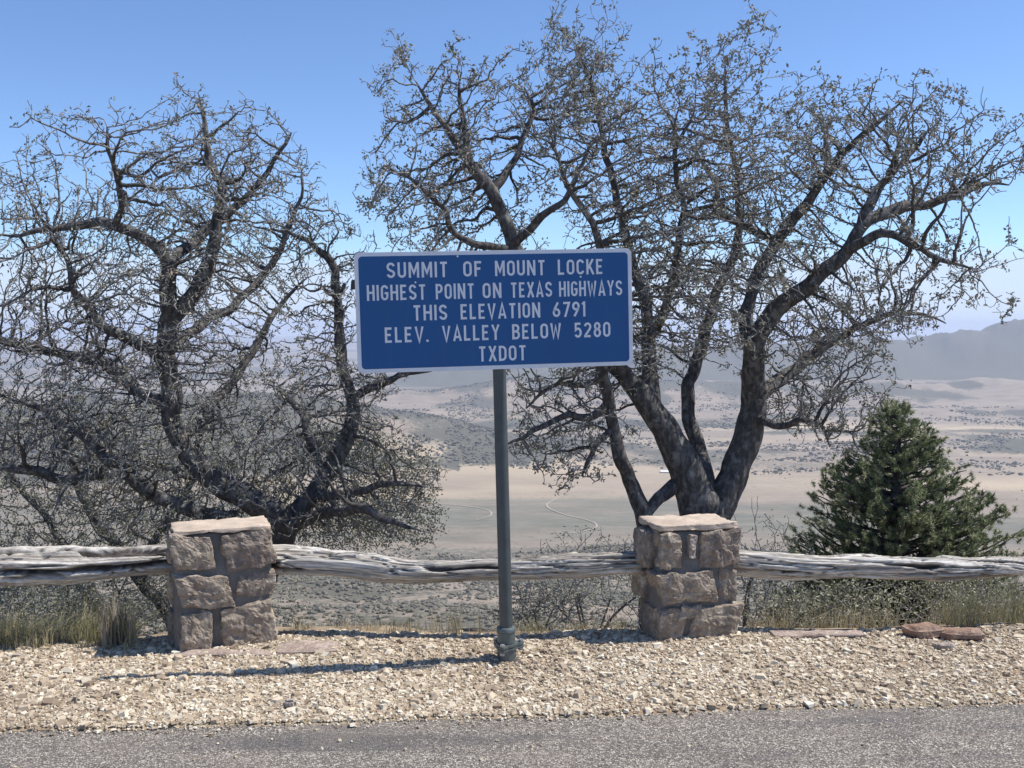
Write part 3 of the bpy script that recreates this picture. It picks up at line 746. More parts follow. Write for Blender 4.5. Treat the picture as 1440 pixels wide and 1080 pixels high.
# ================================================================== trees
def smooth_path(pts, step):
    pts = [np.array(p, float) for p in pts]
    n = len(pts); out_ = []
    for i in range(n - 1):
        p0 = pts[max(0, i - 1)]; p1 = pts[i]; p2 = pts[i + 1]; p3 = pts[min(n - 1, i + 2)]
        k = max(1, int(np.linalg.norm(p2[:3] - p1[:3]) / step))
        for j in range(k):
            t = j / k
            out_.append(.5 * ((2 * p1) + (-p0 + p2) * t + (2 * p0 - 5 * p1 + 4 * p2 - p3) * t * t + (-p0 + 3 * p1 - 3 * p2 + p3) * t ** 3))
    out_.append(pts[-1]); return np.array(out_)
def limb_mesh(name, path, mat, parent, sides=12, seed=0, bark=.09):
    C = path[:, :3]; R = np.maximum(path[:, 3], .003); n = len(C)
    T = np.gradient(C, axis=0); T /= np.linalg.norm(T, axis=1)[:, None] + 1e-9
    u = np.cross(T[0], [.3, 1, .1]); u /= np.linalg.norm(u); Us = [u]
    for i in range(1, n):
        u = Us[-1] - T[i] * np.dot(Us[-1], T[i]); u /= np.linalg.norm(u); Us.append(u)
    U = np.array(Us); Wv = np.cross(T, U)
    th = np.linspace(0, 2 * PI, sides, endpoint=False)
    dirs = np.cos(th)[None, :, None] * U[:, None] + np.sin(th)[None, :, None] * Wv[:, None]
    base = C[:, None] + R[:, None, None] * dirs
    dist = np.arange(n) * .05
    nz = fbm(np.stack([np.cos(th)[None] * 2.6 + 0 * R[:, None], np.sin(th)[None] * 2.6 + 0 * R[:, None], dist[:, None] * 3 + 0 * th[None]], -1), 3, seed)
    kn = vnoise(np.stack([base[..., 0] * 5, base[..., 1] * 5, base[..., 2] * 5], -1), seed + 4)
    V = C[:, None] + (R[:, None] * (1 + bark * 1.6 * nz + .12 * kn))[..., None] * dirs
    idx = np.arange(n * sides).reshape(n, sides); nx = np.roll(idx, -1, 1)
    q = np.stack([idx[:-1], nx[:-1], nx[1:], idx[1:]], -1).reshape(-1, 4)
    V = np.vstack([V.reshape(-1, 3), C[0], C[-1] + T[-1] * R[-1]])
    c0 = np.stack([np.full(sides, n * sides), nx[0], idx[0]], -1); c1 = np.stack([np.full(sides, n * sides + 1), idx[-1], nx[-1]], -1)
    return mesh_np(name, V, [q, c0, c1], mat, parent, smooth=True)

def colonize(starts, attr, step, infl, kill, iters, seed, jit=.35, trop=(0, 0, .06), maxch=3):
    """starts (n,3) existing nodes; returns node positions and parents (-1 for the start nodes)"""
    r = np.random.default_rng(seed)
    pos = [np.array(starts, float)]; par = [np.full(len(starts), -1)]; dr = [np.zeros((len(starts), 3))]
    P0 = pos[0]; count = len(P0); nch = np.zeros(count, int)
    A = np.array(attr, float); near = np.full(len(A), -1); nd = np.full(len(A), 1e9)
    newP, newI = P0, 0; trop = np.array(trop)
    for it in range(iters):
        kd = KDTree(len(newP))
        for i, p in enumerate(newP): kd.insert(p, i)
        kd.balance()
        res = [kd.find(a) for a in A]
        d = np.array([x[2] for x in res]); ii = np.array([x[1] for x in res]) + newI
        better = d < nd
        nd = np.where(better, d, nd); near = np.where(better, ii, near)
        keep = nd > kill
        A, nd, near = A[keep], nd[keep], near[keep]
        if len(A) == 0: break
        act = nd < infl
        if not act.any(): break
        allP = np.concatenate(pos); ids = near[act]
        v = A[act] - allP[ids]; v /= np.linalg.norm(v, axis=1)[:, None] + 1e-9
        acc = np.zeros((count, 3)); np.add.at(acc, ids, v)
        u = np.unique(ids); u = u[nch[u] < maxch]
        if len(u) == 0: break
        g = acc[u]; g /= np.linalg.norm(g, axis=1)[:, None] + 1e-9
        prev = np.concatenate(dr)[u]
        g = g + .50 * prev + r.normal(0, jit, g.shape) + trop
        g /= np.linalg.norm(g, axis=1)[:, None]
        nch[u] += 1; nch = np.concatenate([nch, np.zeros(len(u), int)])
        newP = allP[u] + g * step * r.uniform(.8, 1.2, (len(u), 1)); newI = count
        pos.append(newP); par.append(u); dr.append(g); count += len(u)
    return np.concatenate(pos), np.concatenate(par)

def twig_mesh(name, pos, par, nstart, limb_r, mat, parent, r0=.0035, expo=2.35, rmax=.03, sides=4):
    n = len(pos); load = np.zeros(n)
    haschild = np.zeros(n, bool); haschild[par[nstart:]] = True
    w_ = np.where(haschild, 0, r0 ** expo); 
    for i in range(n - 1, nstart - 1, -1):
        w_[par[i]] += w_[i] + (r0 * .12) ** expo
    rad = np.minimum(w_ ** (1 / expo), rmax)
    rad[:nstart] = limb_r[:nstart]
    for i in range(nstart, n):
        rad[i] = min(rad[i], rad[par[i]] * .92 if par[i] >= nstart else max(rad[par[i]] * .8, r0))
    rad = np.maximum(rad, r0 * .75)
    # main child
    best = np.full(n, -1); bw = np.zeros(n)
    for i in range(nstart, n):
        p = par[i]
        if rad[i] > bw[p]: bw[p] = rad[i]; best[p] = i
    k = np.arange(nstart, n); p = par[k]
    d = pos[k] - pos[p]; d /= np.linalg.norm(d, axis=1)[:, None] + 1e-9
    ref = np.array([.35, .9, .25]); u = np.cross(d, ref); u /= np.linalg.norm(u, axis=1)[:, None] + 1e-9; v = np.cross(d, u)
    th = np.linspace(0, 2 * PI, sides, endpoint=False)
    ring = np.cos(th)[None, :, None] * u[:, None] + np.sin(th)[None, :, None] * v[:, None]
    VR = pos[k][:, None] + rad[k][:, None, None] * ring                 # ring at each node
    m = len(k); share = (best[p] == k) & (p >= nstart)
    ns = np.where(~share)[0]
    VB = pos[p[ns]][:, None] + rad[k[ns]][:, None, None] * ring[ns]
    V = np.vstack([VR.reshape(-1, 3), VB.reshape(-1, 3)])
    top = np.arange(m)[:, None] * sides + np.arange(sides)[None]
    bot = np.empty_like(top)
    bot[share] = (p[share] - nstart)[:, None] * sides + np.arange(sides)[None]
    bot[ns] = m * sides + np.arange(len(ns))[:, None] * sides + np.arange(sides)[None]
    q = np.stack([bot, np.roll(bot, -1, 1), np.roll(top, -1, 1), top], -1).reshape(-1, 4)
    gr = np.concatenate([np.repeat(rad[k], sides), np.repeat(rad[k[ns]], sides)]) / .016
    o = mesh_np(name, V, q, mat, parent, smooth=True, attrs=dict(girth=np.clip(gr, 0, 1))); o['kind'] = 'stuff'
    return o, rad

def leaves(name, pts, mat, parent, length, width, seed, tone_mu=.5, tone_sd=.2, spread=.02):
    r = np.random.default_rng(seed); n = len(pts)
    d = r.normal(0, 1, (n, 3)); d /= np.linalg.norm(d, axis=1)[:, None]
    s = np.cross(d, r.normal(0, 1, (n, 3))); s /= np.linalg.norm(s, axis=1)[:, None]
    nn = np.cross(d, s)
    L_ = length * r.uniform(.6, 1.3, (n, 1)); Wd = width * r.uniform(.6, 1.3, (n, 1))
    b = pts + r.normal(0, spread, (n, 3))
    curl = r.uniform(-.5, .5, (n, 1))
    V = np.stack([b, b + d * L_ * .5 + s * Wd * .5 + nn * L_ * .16, b + d * L_ + nn * L_ * curl, b + d * L_ * .5 - s * Wd * .5 + nn * L_ * .16], 1)
    q = np.array([[0, 1, 2], [0, 2, 3]])[None] + (np.arange(n) * 4)[:, None, None]
    tone = np.clip(r.normal(tone_mu, tone_sd, n), 0, .85); tone = np.where(r.random(n) < .012, 1, tone)
    o = mesh_np(name, V.reshape(-1, 3), q.reshape(-1, 3), mat, parent, attrs=dict(tone=np.repeat(tone, 4))); o['kind'] = 'stuff'
    return o

def in_poly(x, y, poly):
    inside = np.zeros(len(x), bool); n = len(poly)
    for i in range(n):
        x0, y0 = poly[i]; x1, y1 = poly[(i + 1) % n]
        c = ((y0 > y) != (y1 > y)) & (x < (x1 - x0) * (y - y0) / (y1 - y0 + 1e-12) + x0)
        inside ^= c
    return inside
def crown_points(poly, D, thick, n, seed, holes=(), centre=None, bias=0):
    """random points in a crown: outline given on the plane y = D (world x,z), real depth"""
    r = np.random.default_rng(seed)
    W_ = [P(a, b, D) for a, b in poly]; pw = [(p.x, p.z) for p in W_]
    xs = [p[0] for p in pw]; zs = [p[1] for p in pw]; out_ = []
    cx, cz = (min(xs) + max(xs)) / 2, (min(zs) + max(zs)) / 2
    hx, hz_ = (max(xs) - min(xs)) / 2, (max(zs) - min(zs)) / 2
    tot = 0
    while tot < n:
        x = r.uniform(min(xs), max(xs), n); z = r.uniform(min(zs), max(zs), n)
        m = in_poly(x, z, pw)
        x, z = x[m], z[m]
        # thickness shrinks towards the outline
        e = np.clip(1 - (((x - cx) / hx) ** 2 + ((z - cz) / hz_) ** 2) * .75, .12, 1) ** .5
        y = D + thick * e * r.uniform(-1, 1, len(x))
        # clumps: drop points where a low-frequency noise is low
        nz = fbm(np.stack([x * 1.5, y * 1.5, z * 1.5], -1), 3, seed)
        nz2 = fbm(np.stack([x * 3.4, y * 3.4, z * 3.4], -1), 2, seed + 3)
        m = (nz > -.22 + .1 * r.normal(0, 1, len(x))) & (nz2 > -.30)
        out_.append(np.stack([x, y, z], -1)[m]); tot += m.sum()
    return np.vstack(out_)[:n]

def tree(name, label, cat, D, limbs, crown, seed, r0=.0032, leaf_n=14000, leaf=(.030, .016), leaf_mat=None, step=.055, infl=.6, kill=.08, iters=90, extra_group=None, trop=(0, 0, .16), spur=.5, twig=None, jit=.27):
    """limbs: list of [(px,py,radius_px,depth offset)...]; first is the trunk"""
    base = limbs[0][0]; bp = P(base[0], base[1], D + base[3])
    root = empty(name, bp); tag(root, label, cat, extra_group)
    starts = []; lr = []
    for i, lb in enumerate(limbs):
        pts = []
        for (a, b, rp, dz) in lb:
            q = P(a, b, D + dz); pts.append((q.x, q.y, q.z, rp * (.80 if rp > 9 else .92) * (D + dz) / F))
        if i > 0 or True: pts[-1] = (*pts[-1][:3], min(pts[-1][3], .006))
        path = smooth_path(pts, .05)
        kink = np.stack([vnoise(np.stack([path[:, 0] * 9, path[:, 1] * 9, path[:, 2] * 9 + 7 * j], -1), seed + 50 + j) for j in range(3)], -1)
        path[1:, :3] += kink[1:] * .012
        wob = np.stack([fbm(np.stack([path[:, 0] * 3.5, path[:, 1] * 3.5, path[:, 2] * 3.5 + 9 * j], -1), 3, seed + j) for j in range(3)], -1)
        amp = np.clip(.030 - path[:, 3] * .12, .012, .03)
        path[:, :3] += wob * amp[:, None] * np.clip(np.arange(len(path)) / 4, 0, 1)[:, None]
        lp = path.copy(); lp[:, :3] -= np.array(bp)
        limb_mesh('trunk' if i == 0 else 'limb', lp, BARK, root, 14 if path[:, 3].max() > .05 else 9, seed + i)
        starts.append(path[:, :3]); lr.append(path[:, 3])
    starts = np.vstack(starts); lr = np.concatenate(lr)
    pos, par = colonize(starts, crown, step, infl, kill, iters, seed, jit, trop)
    ns = len(starts); r = np.random.default_rng(seed + 1)
    # short spurs on the twigs
    haschild = np.zeros(len(pos), bool); haschild[par[ns:]] = True
    cand = np.where((np.arange(len(pos)) >= ns) & (r.random(len(pos)) < spur))[0]
    sp = r.normal(0, 1, (len(cand), 3)) + np.array([0, 0, .5]); sp /= np.linalg.norm(sp, axis=1)[:, None]
    sp1 = pos[cand] + sp * r.uniform(.025, .06, (len(cand), 1))
    n0 = len(pos)
    pos = np.vstack([pos, sp1]); par = np.concatenate([par, cand])
    sel = np.where(r.random(len(cand)) < .5)[0]
    sp2 = sp[sel] + r.normal(0, .5, (len(sel), 3)); sp2 /= np.linalg.norm(sp2, axis=1)[:, None]
    pos = np.vstack([pos, sp1[sel] + sp2 * .035]); par = np.concatenate([par, n0 + sel])
    local = pos - np.array(bp)
    tw, rad = twig_mesh('twigs', local, par, ns, lr, twig or TWIG, root, r0)
    tips = np.where((rad < r0 * 1.25) & (np.arange(len(pos)) >= ns))[0]
    if leaf_n:
        pk = np.repeat(r.choice(tips, leaf_n // 4), 4)
        leaves('leaves', local[pk], leaf_mat or LEAF, root, leaf[0], leaf[1], seed + 5, spread=.014)
    print(name, 'nodes', len(pos), 'starts', ns)
    return root

# ---- right-hand oak behind the sign
polyC = [(512, 300), (508, 235), (530, 190), (525, 115), (560, 60), (600, 95), (655, 72), (690, 118), (735, 105), (762, 95), (768, 35), (800, 8), (830, 12), (862, 60), (872, 125), (905, 105), (940, 130),
  (985, 90), (1018, 52), (1040, 66), (1042, 130), (1072, 170), (1125, 142), (1160, 160), (1200, 130), (1285, 140), (1300, 190), (1330, 190), (1400, 192), (1438, 235), (1425, 262), (1360, 275), (1300, 300),
  (1290, 330), (1350, 345), (1388, 375), (1350, 400), (1340, 455), (1270, 465), (1225, 500), (1190, 560), (1175, 640), (1120, 615), (1080, 585), (1060, 540), (960, 500), (880, 560), (880, 600), (850, 660), (800, 685), (720, 640), (712, 560), (760, 520),
  (690, 500), (600, 430), (560, 360)]
limbsC = [
 [(1000, 925, 50, .1), (996, 850, 46, .05), (990, 770, 42, 0), (982, 720, 36, 0), (964, 670, 29, -.05), (940, 615, 25, -.1), (905, 562, 21, -.1), (868, 520, 16, -.1), (830, 470, 14, -.15), (790, 430, 13, -.2), (745, 385, 12, -.3), (722, 345, 12, -.3), (712, 310, 11, -.3), (692, 272, 9, -.35), (666, 238, 8, -.4), (640, 200, 6, -.5), (606, 150, 4, -.5), (585, 115, 2.4, -.5)],
 [(995, 770, 30, .0), (1005, 725, 29, .1), (1030, 672, 26, .15), (1050, 615, 23, .2), (1060, 560, 21, .2), (1061, 505, 19, .1), (1075, 462, 17, 0), (1108, 422, 15, -.1), (1150, 387, 13, -.2), (1190, 352, 12, -.2), (1212, 318, 10, -.2), (1250, 298, 9, -.1), (1300, 290, 7, 0), (1345, 274, 6, 0), (1385, 260, 4, .1), (1420, 258, 2.5, .1)],
 [(912, 925, 20, -.1), (910, 850, 17, -.15), (908, 735, 16, -.2), (893, 690, 14, -.2), (874, 645, 12.5, -.3), (862, 600, 11, -.3), (858, 560, 11, -.35), (846, 520, 10, -.4), (832, 480, 8, -.5), (800, 440, 6, -.7), (770, 400, 5, -.8), (760, 350, 4, -.9)],
 [(912, 720, 10, -.2), (925, 700, 11, -.15), (948, 680, 12, -.05), (962, 668, 12, 0)],
 [(925, 592, 16, -.1), (914, 545, 14, .1), (911, 485, 12.5, .25), (906, 430, 10, .4), (893, 380, 8, .5), (878, 320, 7, .6), (866, 260, 6, .6), (850, 200, 5, .6), (835, 130, 3.5, .6), (812, 60, 2.2, .6)],
 [(990, 690, 18, .1), (985, 640, 14, .35), (972, 590, 12.5, .5), (968, 545, 11.5, .6), (984, 500, 10.5, .7), (998, 450, 9, .8), (1018, 395, 7.5, .9), (1040, 320, 6, 1.0), (1035, 240, 4.5, 1.0), (1020, 150, 3, 1.0), (1018, 80, 2, 1.0)],
 [(1060, 500, 14, .1), (1052, 462, 13, .3), (1052, 420, 11, .5), (1066, 375, 10, .6), (1096, 340, 9, .6), (1125, 300, 8, .6), (1158, 250, 7, .5), (1190, 215, 5, .5), (1237, 170, 3.6, .4), (1270, 140, 2.2, .4)],
 [(1158, 255, 6, .5), (1162, 220, 5, .6), (1160, 180, 3.5, .7), (1135, 150, 2.2, .7)],
 [(1096, 342, 7, .6), (1060, 325, 6, .8), (1020, 300, 5, 1.0), (1000, 250, 4, 1.2), (970, 200, 3, 1.3)],
 [(1062, 560, 14, .2), (1095, 535, 12, .5), (1126, 515, 10, .7), (1170, 480, 7, .9), (1225, 450, 5, 1.0), (1280, 440, 3.5, 1.0), (1330, 452, 2, 1.0)],
 [(1190, 352, 9, -.2), (1240, 330, 7, -.5), (1290, 345, 5, -.7), (1330, 372, 3.5, -.8), (1372, 378, 2, -.8)],
 [(1212, 318, 8, -.2), (1230, 270, 7, -.1), (1262, 235, 5, -.1), (1290, 200, 3.6, 0), (1310, 175, 2.2, 0)],
 [(858, 565, 8, -.3), (830, 588, 6, -.4), (800, 585, 5, -.5), (765, 600, 4, -.6), (735, 615, 3, -.7), (712, 625, 2, -.7)],
 [(864, 600, 6, -.3), (840, 625, 4.5, -.4), (826, 650, 3.5, -.5), (818, 672, 2.4, -.5)],
 [(850, 530, 6, -.4), (815, 540, 4.5, -.7), (780, 545, 3.5, -.9), (735, 570, 2.4, -1.0)],
 [(1060, 585, 8, .2), (1090, 600, 6, -.1), (1125, 592, 4.5, -.3), (1155, 600, 3.4, -.4), (1165, 625, 2.2, -.4)],
 [(720, 345, 8, -.3), (755, 312, 6, -.5), (790, 290, 5, -.6), (812, 245, 3.6, -.6), (830, 200, 2.4, -.6)],
 [(692, 272, 7, -.35), (715, 235, 5.6, -.2), (735, 195, 5, -.1), (752, 160, 3.6, 0), (740, 125, 2.4, 0)],
 [(722, 350, 7, -.3), (680, 345, 5.6, -.5), (640, 330, 5, -.6), (620, 290, 4, -.7), (585, 250, 3, -.7), (540, 235, 2, -.7)],
 [(666, 238, 6, -.4), (655, 200, 5, -.3), (648, 150, 3.6, -.3), (650, 100, 2.2, -.3)],
 [(911, 480, 8, .25), (935, 430, 7, 0), (945, 370, 6, -.3), (960, 300, 5, -.5), (950, 220, 3.8, -.6), (975, 150, 2.6, -.6)],
 [(870, 520, 9, -.1), (865, 460, 8, -.5), (850, 400, 7, -.8), (840, 330, 6, -1.0), (800, 260, 4.5, -1.1), (780, 190, 3, -1.1)],
]
nC = 17500
attrC = crown_points(polyC, 8.6, 1.75, nC, 11)
_lim = P(0, 500, 8.6).z; _lx = P(930, 500, 8.6).x
_rx = P(1120, 500, 8.6).x
attrC = attrC[(attrC[:, 0] < _rx) | (rng.random(len(attrC)) < .62)]
attrC = attrC[(attrC[:, 2] > _lim) | ((rng.random(len(attrC)) < .45) & (attrC[:, 0] < _lx)) | ((rng.random(len(attrC)) < .7) & (attrC[:, 0] >= _lx))]
tree('oak_tree', 'large bare-looking oak with tiny grey leaves and forked dark trunk rising behind the right pillar', 'tree', 8.6, limbsC, attrC, 1000, leaf_n=38000, leaf=(.032, .018), spur=.75)

# ---- left-hand tree
polyA = [(-40, 330), (20, 240), (85, 262), (105, 185), (160, 162), (190, 200), (230, 190), (262, 165), (290, 128), (320, 165), (352, 170), (388, 155), (405, 185), (432, 208), (430, 255), (440, 292), (470, 300), (505, 305),
  (525, 335), (505, 400), (505, 470), (560, 515), (560, 545), (520, 590), (580, 640), (625, 675), (600, 720), (560, 760), (480, 760), (400, 730), (300, 740), (180, 720), (60, 690), (-60, 680), (-80, 480)]
limbsA = [
 [(345, 925, 32, 0), (352, 850, 30, 0), (378, 782, 28, 0), (395, 738, 26, -.05), (352, 702, 22, -.15), (308, 678, 19, -.2), (270, 648, 17, -.2), (247, 608, 17, -.2), (240, 555, 18, -.2), (236, 500, 18, -.2), (240, 450, 17, -.2), (255, 438, 14, -.2), (278, 409, 13, -.2), (290, 380, 12, -.2), (301, 350, 11, -.2), (308, 312, 8, -.2), (310, 264, 6.5, -.2), (290, 210, 5, -.2), (286, 163, 3, -.2), (279, 135, 1.6, -.2)],
 [(395, 760, 20, .0), (415, 728, 19, .1), (438, 695, 17, .15), (466, 655, 15.5, .2), (487, 612, 14, .2), (495, 570, 12, .2), (484, 530, 9, .2), (480, 480, 8, .2), (476, 430, 7.5, .1), (468, 380, 7, .1), (462, 362, 6, .1), (440, 345, 4.5, .2), (418, 332, 3.2, .3), (395, 315, 2, .3)],
 [(495, 560, 8, .2), (520, 545, 7, .2), (545, 535, 5.5, .1), (572, 527, 4, 0), (610, 520, 2.5, -.1)],
 [(330, 730, 15, -.2), (265, 716, 13, -.3), (208, 692, 12, -.4), (175, 670, 9.5, -.5), (128, 668, 8.5, -.5), (85, 672, 7.5, -.5), (40, 662, 6.5, -.6), (-10, 655, 5.5, -.6), (-80, 640, 3.5, -.6)],
 [(240, 575, 12, -.2), (200, 552, 10, .1), (165, 525, 9, .3), (135, 502, 8, .4), (60, 492, 6.5, .6), (0, 478, 5, .7), (-60, 460, 3, .7)],
 [(236, 510, 10, -.2), (190, 480, 9, -.5), (150, 465, 8, -.7), (123, 430, 7, -.8), (97, 405, 5, -.9), (95, 360, 4, -.9), (60, 320, 3, -1.0), (40, 290, 2, -1.0)],
 [(240, 452, 14, -.2), (233, 400, 13, -.4), (236, 370, 12, -.5), (222, 350, 10, -.5), (180, 324, 8, -.6), (140, 315, 7, -.6), (92, 322, 5.5, -.6), (50, 328, 4, -.7), (0, 332, 2.5, -.7)],
 [(236, 372, 9, -.5), (255, 360, 8, -.3), (289, 330, 7.5, 0), (325, 300, 6.5, .1), (361, 264, 5, .2), (390, 225, 3.5, .2), (408, 190, 2.2, .2)],
 [(165, 318, 6, -.6), (163, 280, 5, -.8), (157, 240, 4, -.9), (150, 200, 2.8, -.9), (148, 178, 1.8, -.9)],
 [(240, 490, 9, -.2), (290, 455, 8, .3), (325, 432, 7, .5), (361, 395, 6, .7), (395, 345, 4.5, .8), (420, 290, 3, .8), (424, 240, 2, .8)],
 [(255, 620, 10, -.2), (300, 570, 8, .4), (340, 520, 7, .7), (370, 470, 5.5, .9), (395, 430, 4, 1.0), (430, 390, 2.6, 1.0)],
 [(440, 695, 9, .15), (470, 700, 7.5, -.2), (510, 690, 6, -.4), (550, 680, 5, -.5), (600, 685, 3, -.5)],
 [(460, 665, 9, .2), (438, 625, 8, .5), (428, 590, 6.5, .6), (405, 560, 4.5, .7), (380, 540, 3, .8)],
 [(398, 745, 12, 0), (440, 730, 9, -.4), (500, 715, 7, -.7), (550, 735, 4.5, -.8), (590, 745, 2.6, -.9)],
 [(205, 692, 8, -.4), (150, 640, 7, .1), (100, 600, 6, .4), (50, 570, 4.6, .6), (0, 560, 3, .6)],
]
attrA = crown_points(polyA, 8.2, 1.7, 15000, 12)
_ax, _az = P(425, 400, 8.2).x, P(425, 520, 8.2).z
attrA = attrA[~((attrA[:, 0] > _ax) & (attrA[:, 2] > _az)) | (rng.random(len(attrA)) < .5)]
tree('oak_tree', 'wide bare grey tree with dark twisting limbs above and behind the left pillar', 'tree', 8.2, limbsA, attrA, 2000, leaf_n=20000, leaf=(.028, .014), jit=.30, spur=.7)

# ---- lower tree behind the left rail
polyB = [(-160, 560), (0, 540), (120, 560), (250, 600), (330, 640), (420, 660), (400, 740), (330, 770), (200, 810), (60, 830), (-160, 830)]
limbsB = [
 [(170, 985, 17, 0), (160, 900, 16, 0), (140, 855, 14, 0), (112, 822, 11, 0), (80, 800, 9, .1), (40, 790, 7, .2), (-20, 760, 5, .2), (-80, 700, 3, .2)],
 [(232, 985, 15, .1), (246, 900, 13, .1), (232, 855, 11, .1), (200, 820, 10, .1), (160, 760, 8, .2), (120, 700, 6.5, .3), (100, 640, 5, .3), (80, 590, 3, .3)],
 [(200, 820, 7, .1), (210, 770, 7, -.1), (240, 720, 6, -.2), (270, 680, 4.5, -.2), (300, 650, 3, -.2)],
 [(112, 822, 7, 0), (90, 770, 6, .2), (60, 720, 5, .3), (20, 670, 4, .4), (0, 620, 2.6, .4)],
]
attrB = crown_points(polyB, 9.6, 1.4, 5200, 13)
tree('small_tree', 'low tangled grey tree with leaning stems behind the left rail', 'tree', 9.6, limbsB, attrB, 3000, leaf_n=12000, leaf=(.032, .017), leaf_mat=LEAF_G, iters=60, step=.065, kill=.10)

# ------------------------------------------------------------------ shrubs
def shrub(name, label, px, py, D, wpx, hpx, dm, n_att, leaf_n, seed, leaf=(.024, .012), mat=None, leafmat=None, group=None, stems=5, r0=.0032, top=None, trop=(0, 0, .1), kill=.075, off=0, zlo=.12):
    g = P(px, py, D); gz = float(height(np.array([g.x]), np.array([g.y]))[0])
    r = np.random.default_rng(seed); s = D / F; Wm, Hm = wpx * s, hpx * s
    topz = P(px, py - hpx, D).z; H = topz - gz
    base = np.array([g.x, g.y, gz - .05])
    pts = []
    while len(pts) < n_att:
        q = r.uniform(-1, 1, 3)
        if q[0] ** 2 + q[1] ** 2 + max(0, q[2]) ** 2 > 1: continue
        x = base[0] + off * s + q[0] * Wm / 2; y = base[1] + q[1] * dm; z = gz + H * (zlo + (1 - zlo) * (q[2] * .5 + .5))
        if fbm(np.array([[x * 3, y * 3, z * 3]]), 2, seed)[0] > -.35: pts.append((x, y, z))
    st = []; lr = []
    root = empty(name, base); tag(root, label, 'bush', group)
    for k in range(stems):
        a = r.uniform(0, 2 * PI); e = base + np.array([off * s * .8 + math.cos(a) * Wm * .28, math.sin(a) * dm * .3, H * (zlo - .12 + r.uniform(.35, .6) * (1 - zlo * .6))])
        b0 = base + np.array([math.cos(a), math.sin(a), 0]) * .04
        mid = (b0 + e) / 2 + r.normal(0, .04, 3) if not off else b0 + np.array([off * s * .10, 0, H * (zlo - .02)])
        path = smooth_path([(*b0, .012), (*mid, .010), (*e, .006)], .05)
        lp = path.copy(); lp[:, :3] -= base
        limb_mesh('stem', lp, BARK, root, 6, seed + k); st.append(path[:, :3]); lr.append(path[:, 3])
    st = np.vstack(st); lr = np.concatenate(lr)
    pos, par = colonize(st, np.array(pts), .05, .7, kill, 45, seed, .45, trop)
    tw, rad = twig_mesh('twigs', pos - base, par, len(st), lr, mat or TWIG_D, root, r0, rmax=.012, sides=3)
    if leaf_n:
        c = np.arange(len(st), len(pos)); pk = r.choice(c, leaf_n)
        leaves('leaves', (pos - base)[pk], leafmat or LEAF_G, root, leaf[0], leaf[1], seed + 3, .5, .22, .03)
    return root
SG = 'leafless shrubs behind the rail'
shrub('shrub', 'brown tangled twigs below the rail in front of the pine trunks', 1265, 908, 7.2, 260, 92, .3, 1600, 2200, 4021, group=SG)
shrub('shrub', 'brown twiggy brush close behind the right pillar on its right side', 1090, 908, 7.1, 120, 85, .25, 800, 900, 4022, group=SG)
shrub('shrub', 'bare grey shrub crossing the rail between the sign post and right pillar', 830, 905, 7.6, 230, 160, .45, 2600, 1200, 4001, group=SG)
shrub('shrub', 'low dark twiggy shrub under the rail just right of the sign post', 760, 905, 7.9, 140, 90, .35, 1500, 900, 4002, group=SG)
shrub('shrub', 'bare shrub with fine branches between right pillar and pine', 1085, 905, 7.7, 150, 180, .4, 2200, 900, 4003, group=SG)
shrub('shrub', 'pale leafy scrub bush under the rail left of the pine trunks', 1165, 905, 7.5, 190, 90, .35, 1000, 2600, 4004, leaf=(.045, .022), group=SG)
shrub('shrub', 'wispy brown-green bush at the right edge below the rail', 1420, 912, 7.5, 190, 135, .45, 1300, 2600, 4005, group=SG)
shrub('shrub', 'olive green bush in the grass at the left edge below the rail', 40, 935, 7.2, 260, 130, .45, 1500, 4200, 4006, group=SG)
shrub('shrub', 'small olive bush between the left grass and the left pillar', 130, 925, 7.5, 130, 100, .35, 700, 1500, 4007, group=SG)
shrub('shrub', 'dense olive-grey bush behind the left rail left of the pillar', 120, 905, 8.9, 330, 260, .7, 2800, 9000, 4008, group=SG)
shrub('shrub', 'tangled olive-grey bush above the rail right of the left pillar', 352, 905, 9.0, 250, 320, .7, 3000, 12000, 4009, off=153, zlo=.50, group=SG, leaf=(.030, .014))
shrub('shrub', 'grey bush high behind the left pillar under the dark limb', 300, 905, 9.6, 280, 330, .7, 2400, 8000, 4010, group=SG, leaf=(.030, .014))
shrub('sapling', 'thin leafless shoots standing right of the forked oak trunk', 1040, 905, 8.3, 100, 270, .2, 190, 0, 4011, stems=4, kill=.12)
shrub('shrub', 'sparse greenish scrub behind the pine trunks at right', 1330, 905, 8.6, 210, 110, .5, 1100, 2600, 4012, group=SG)

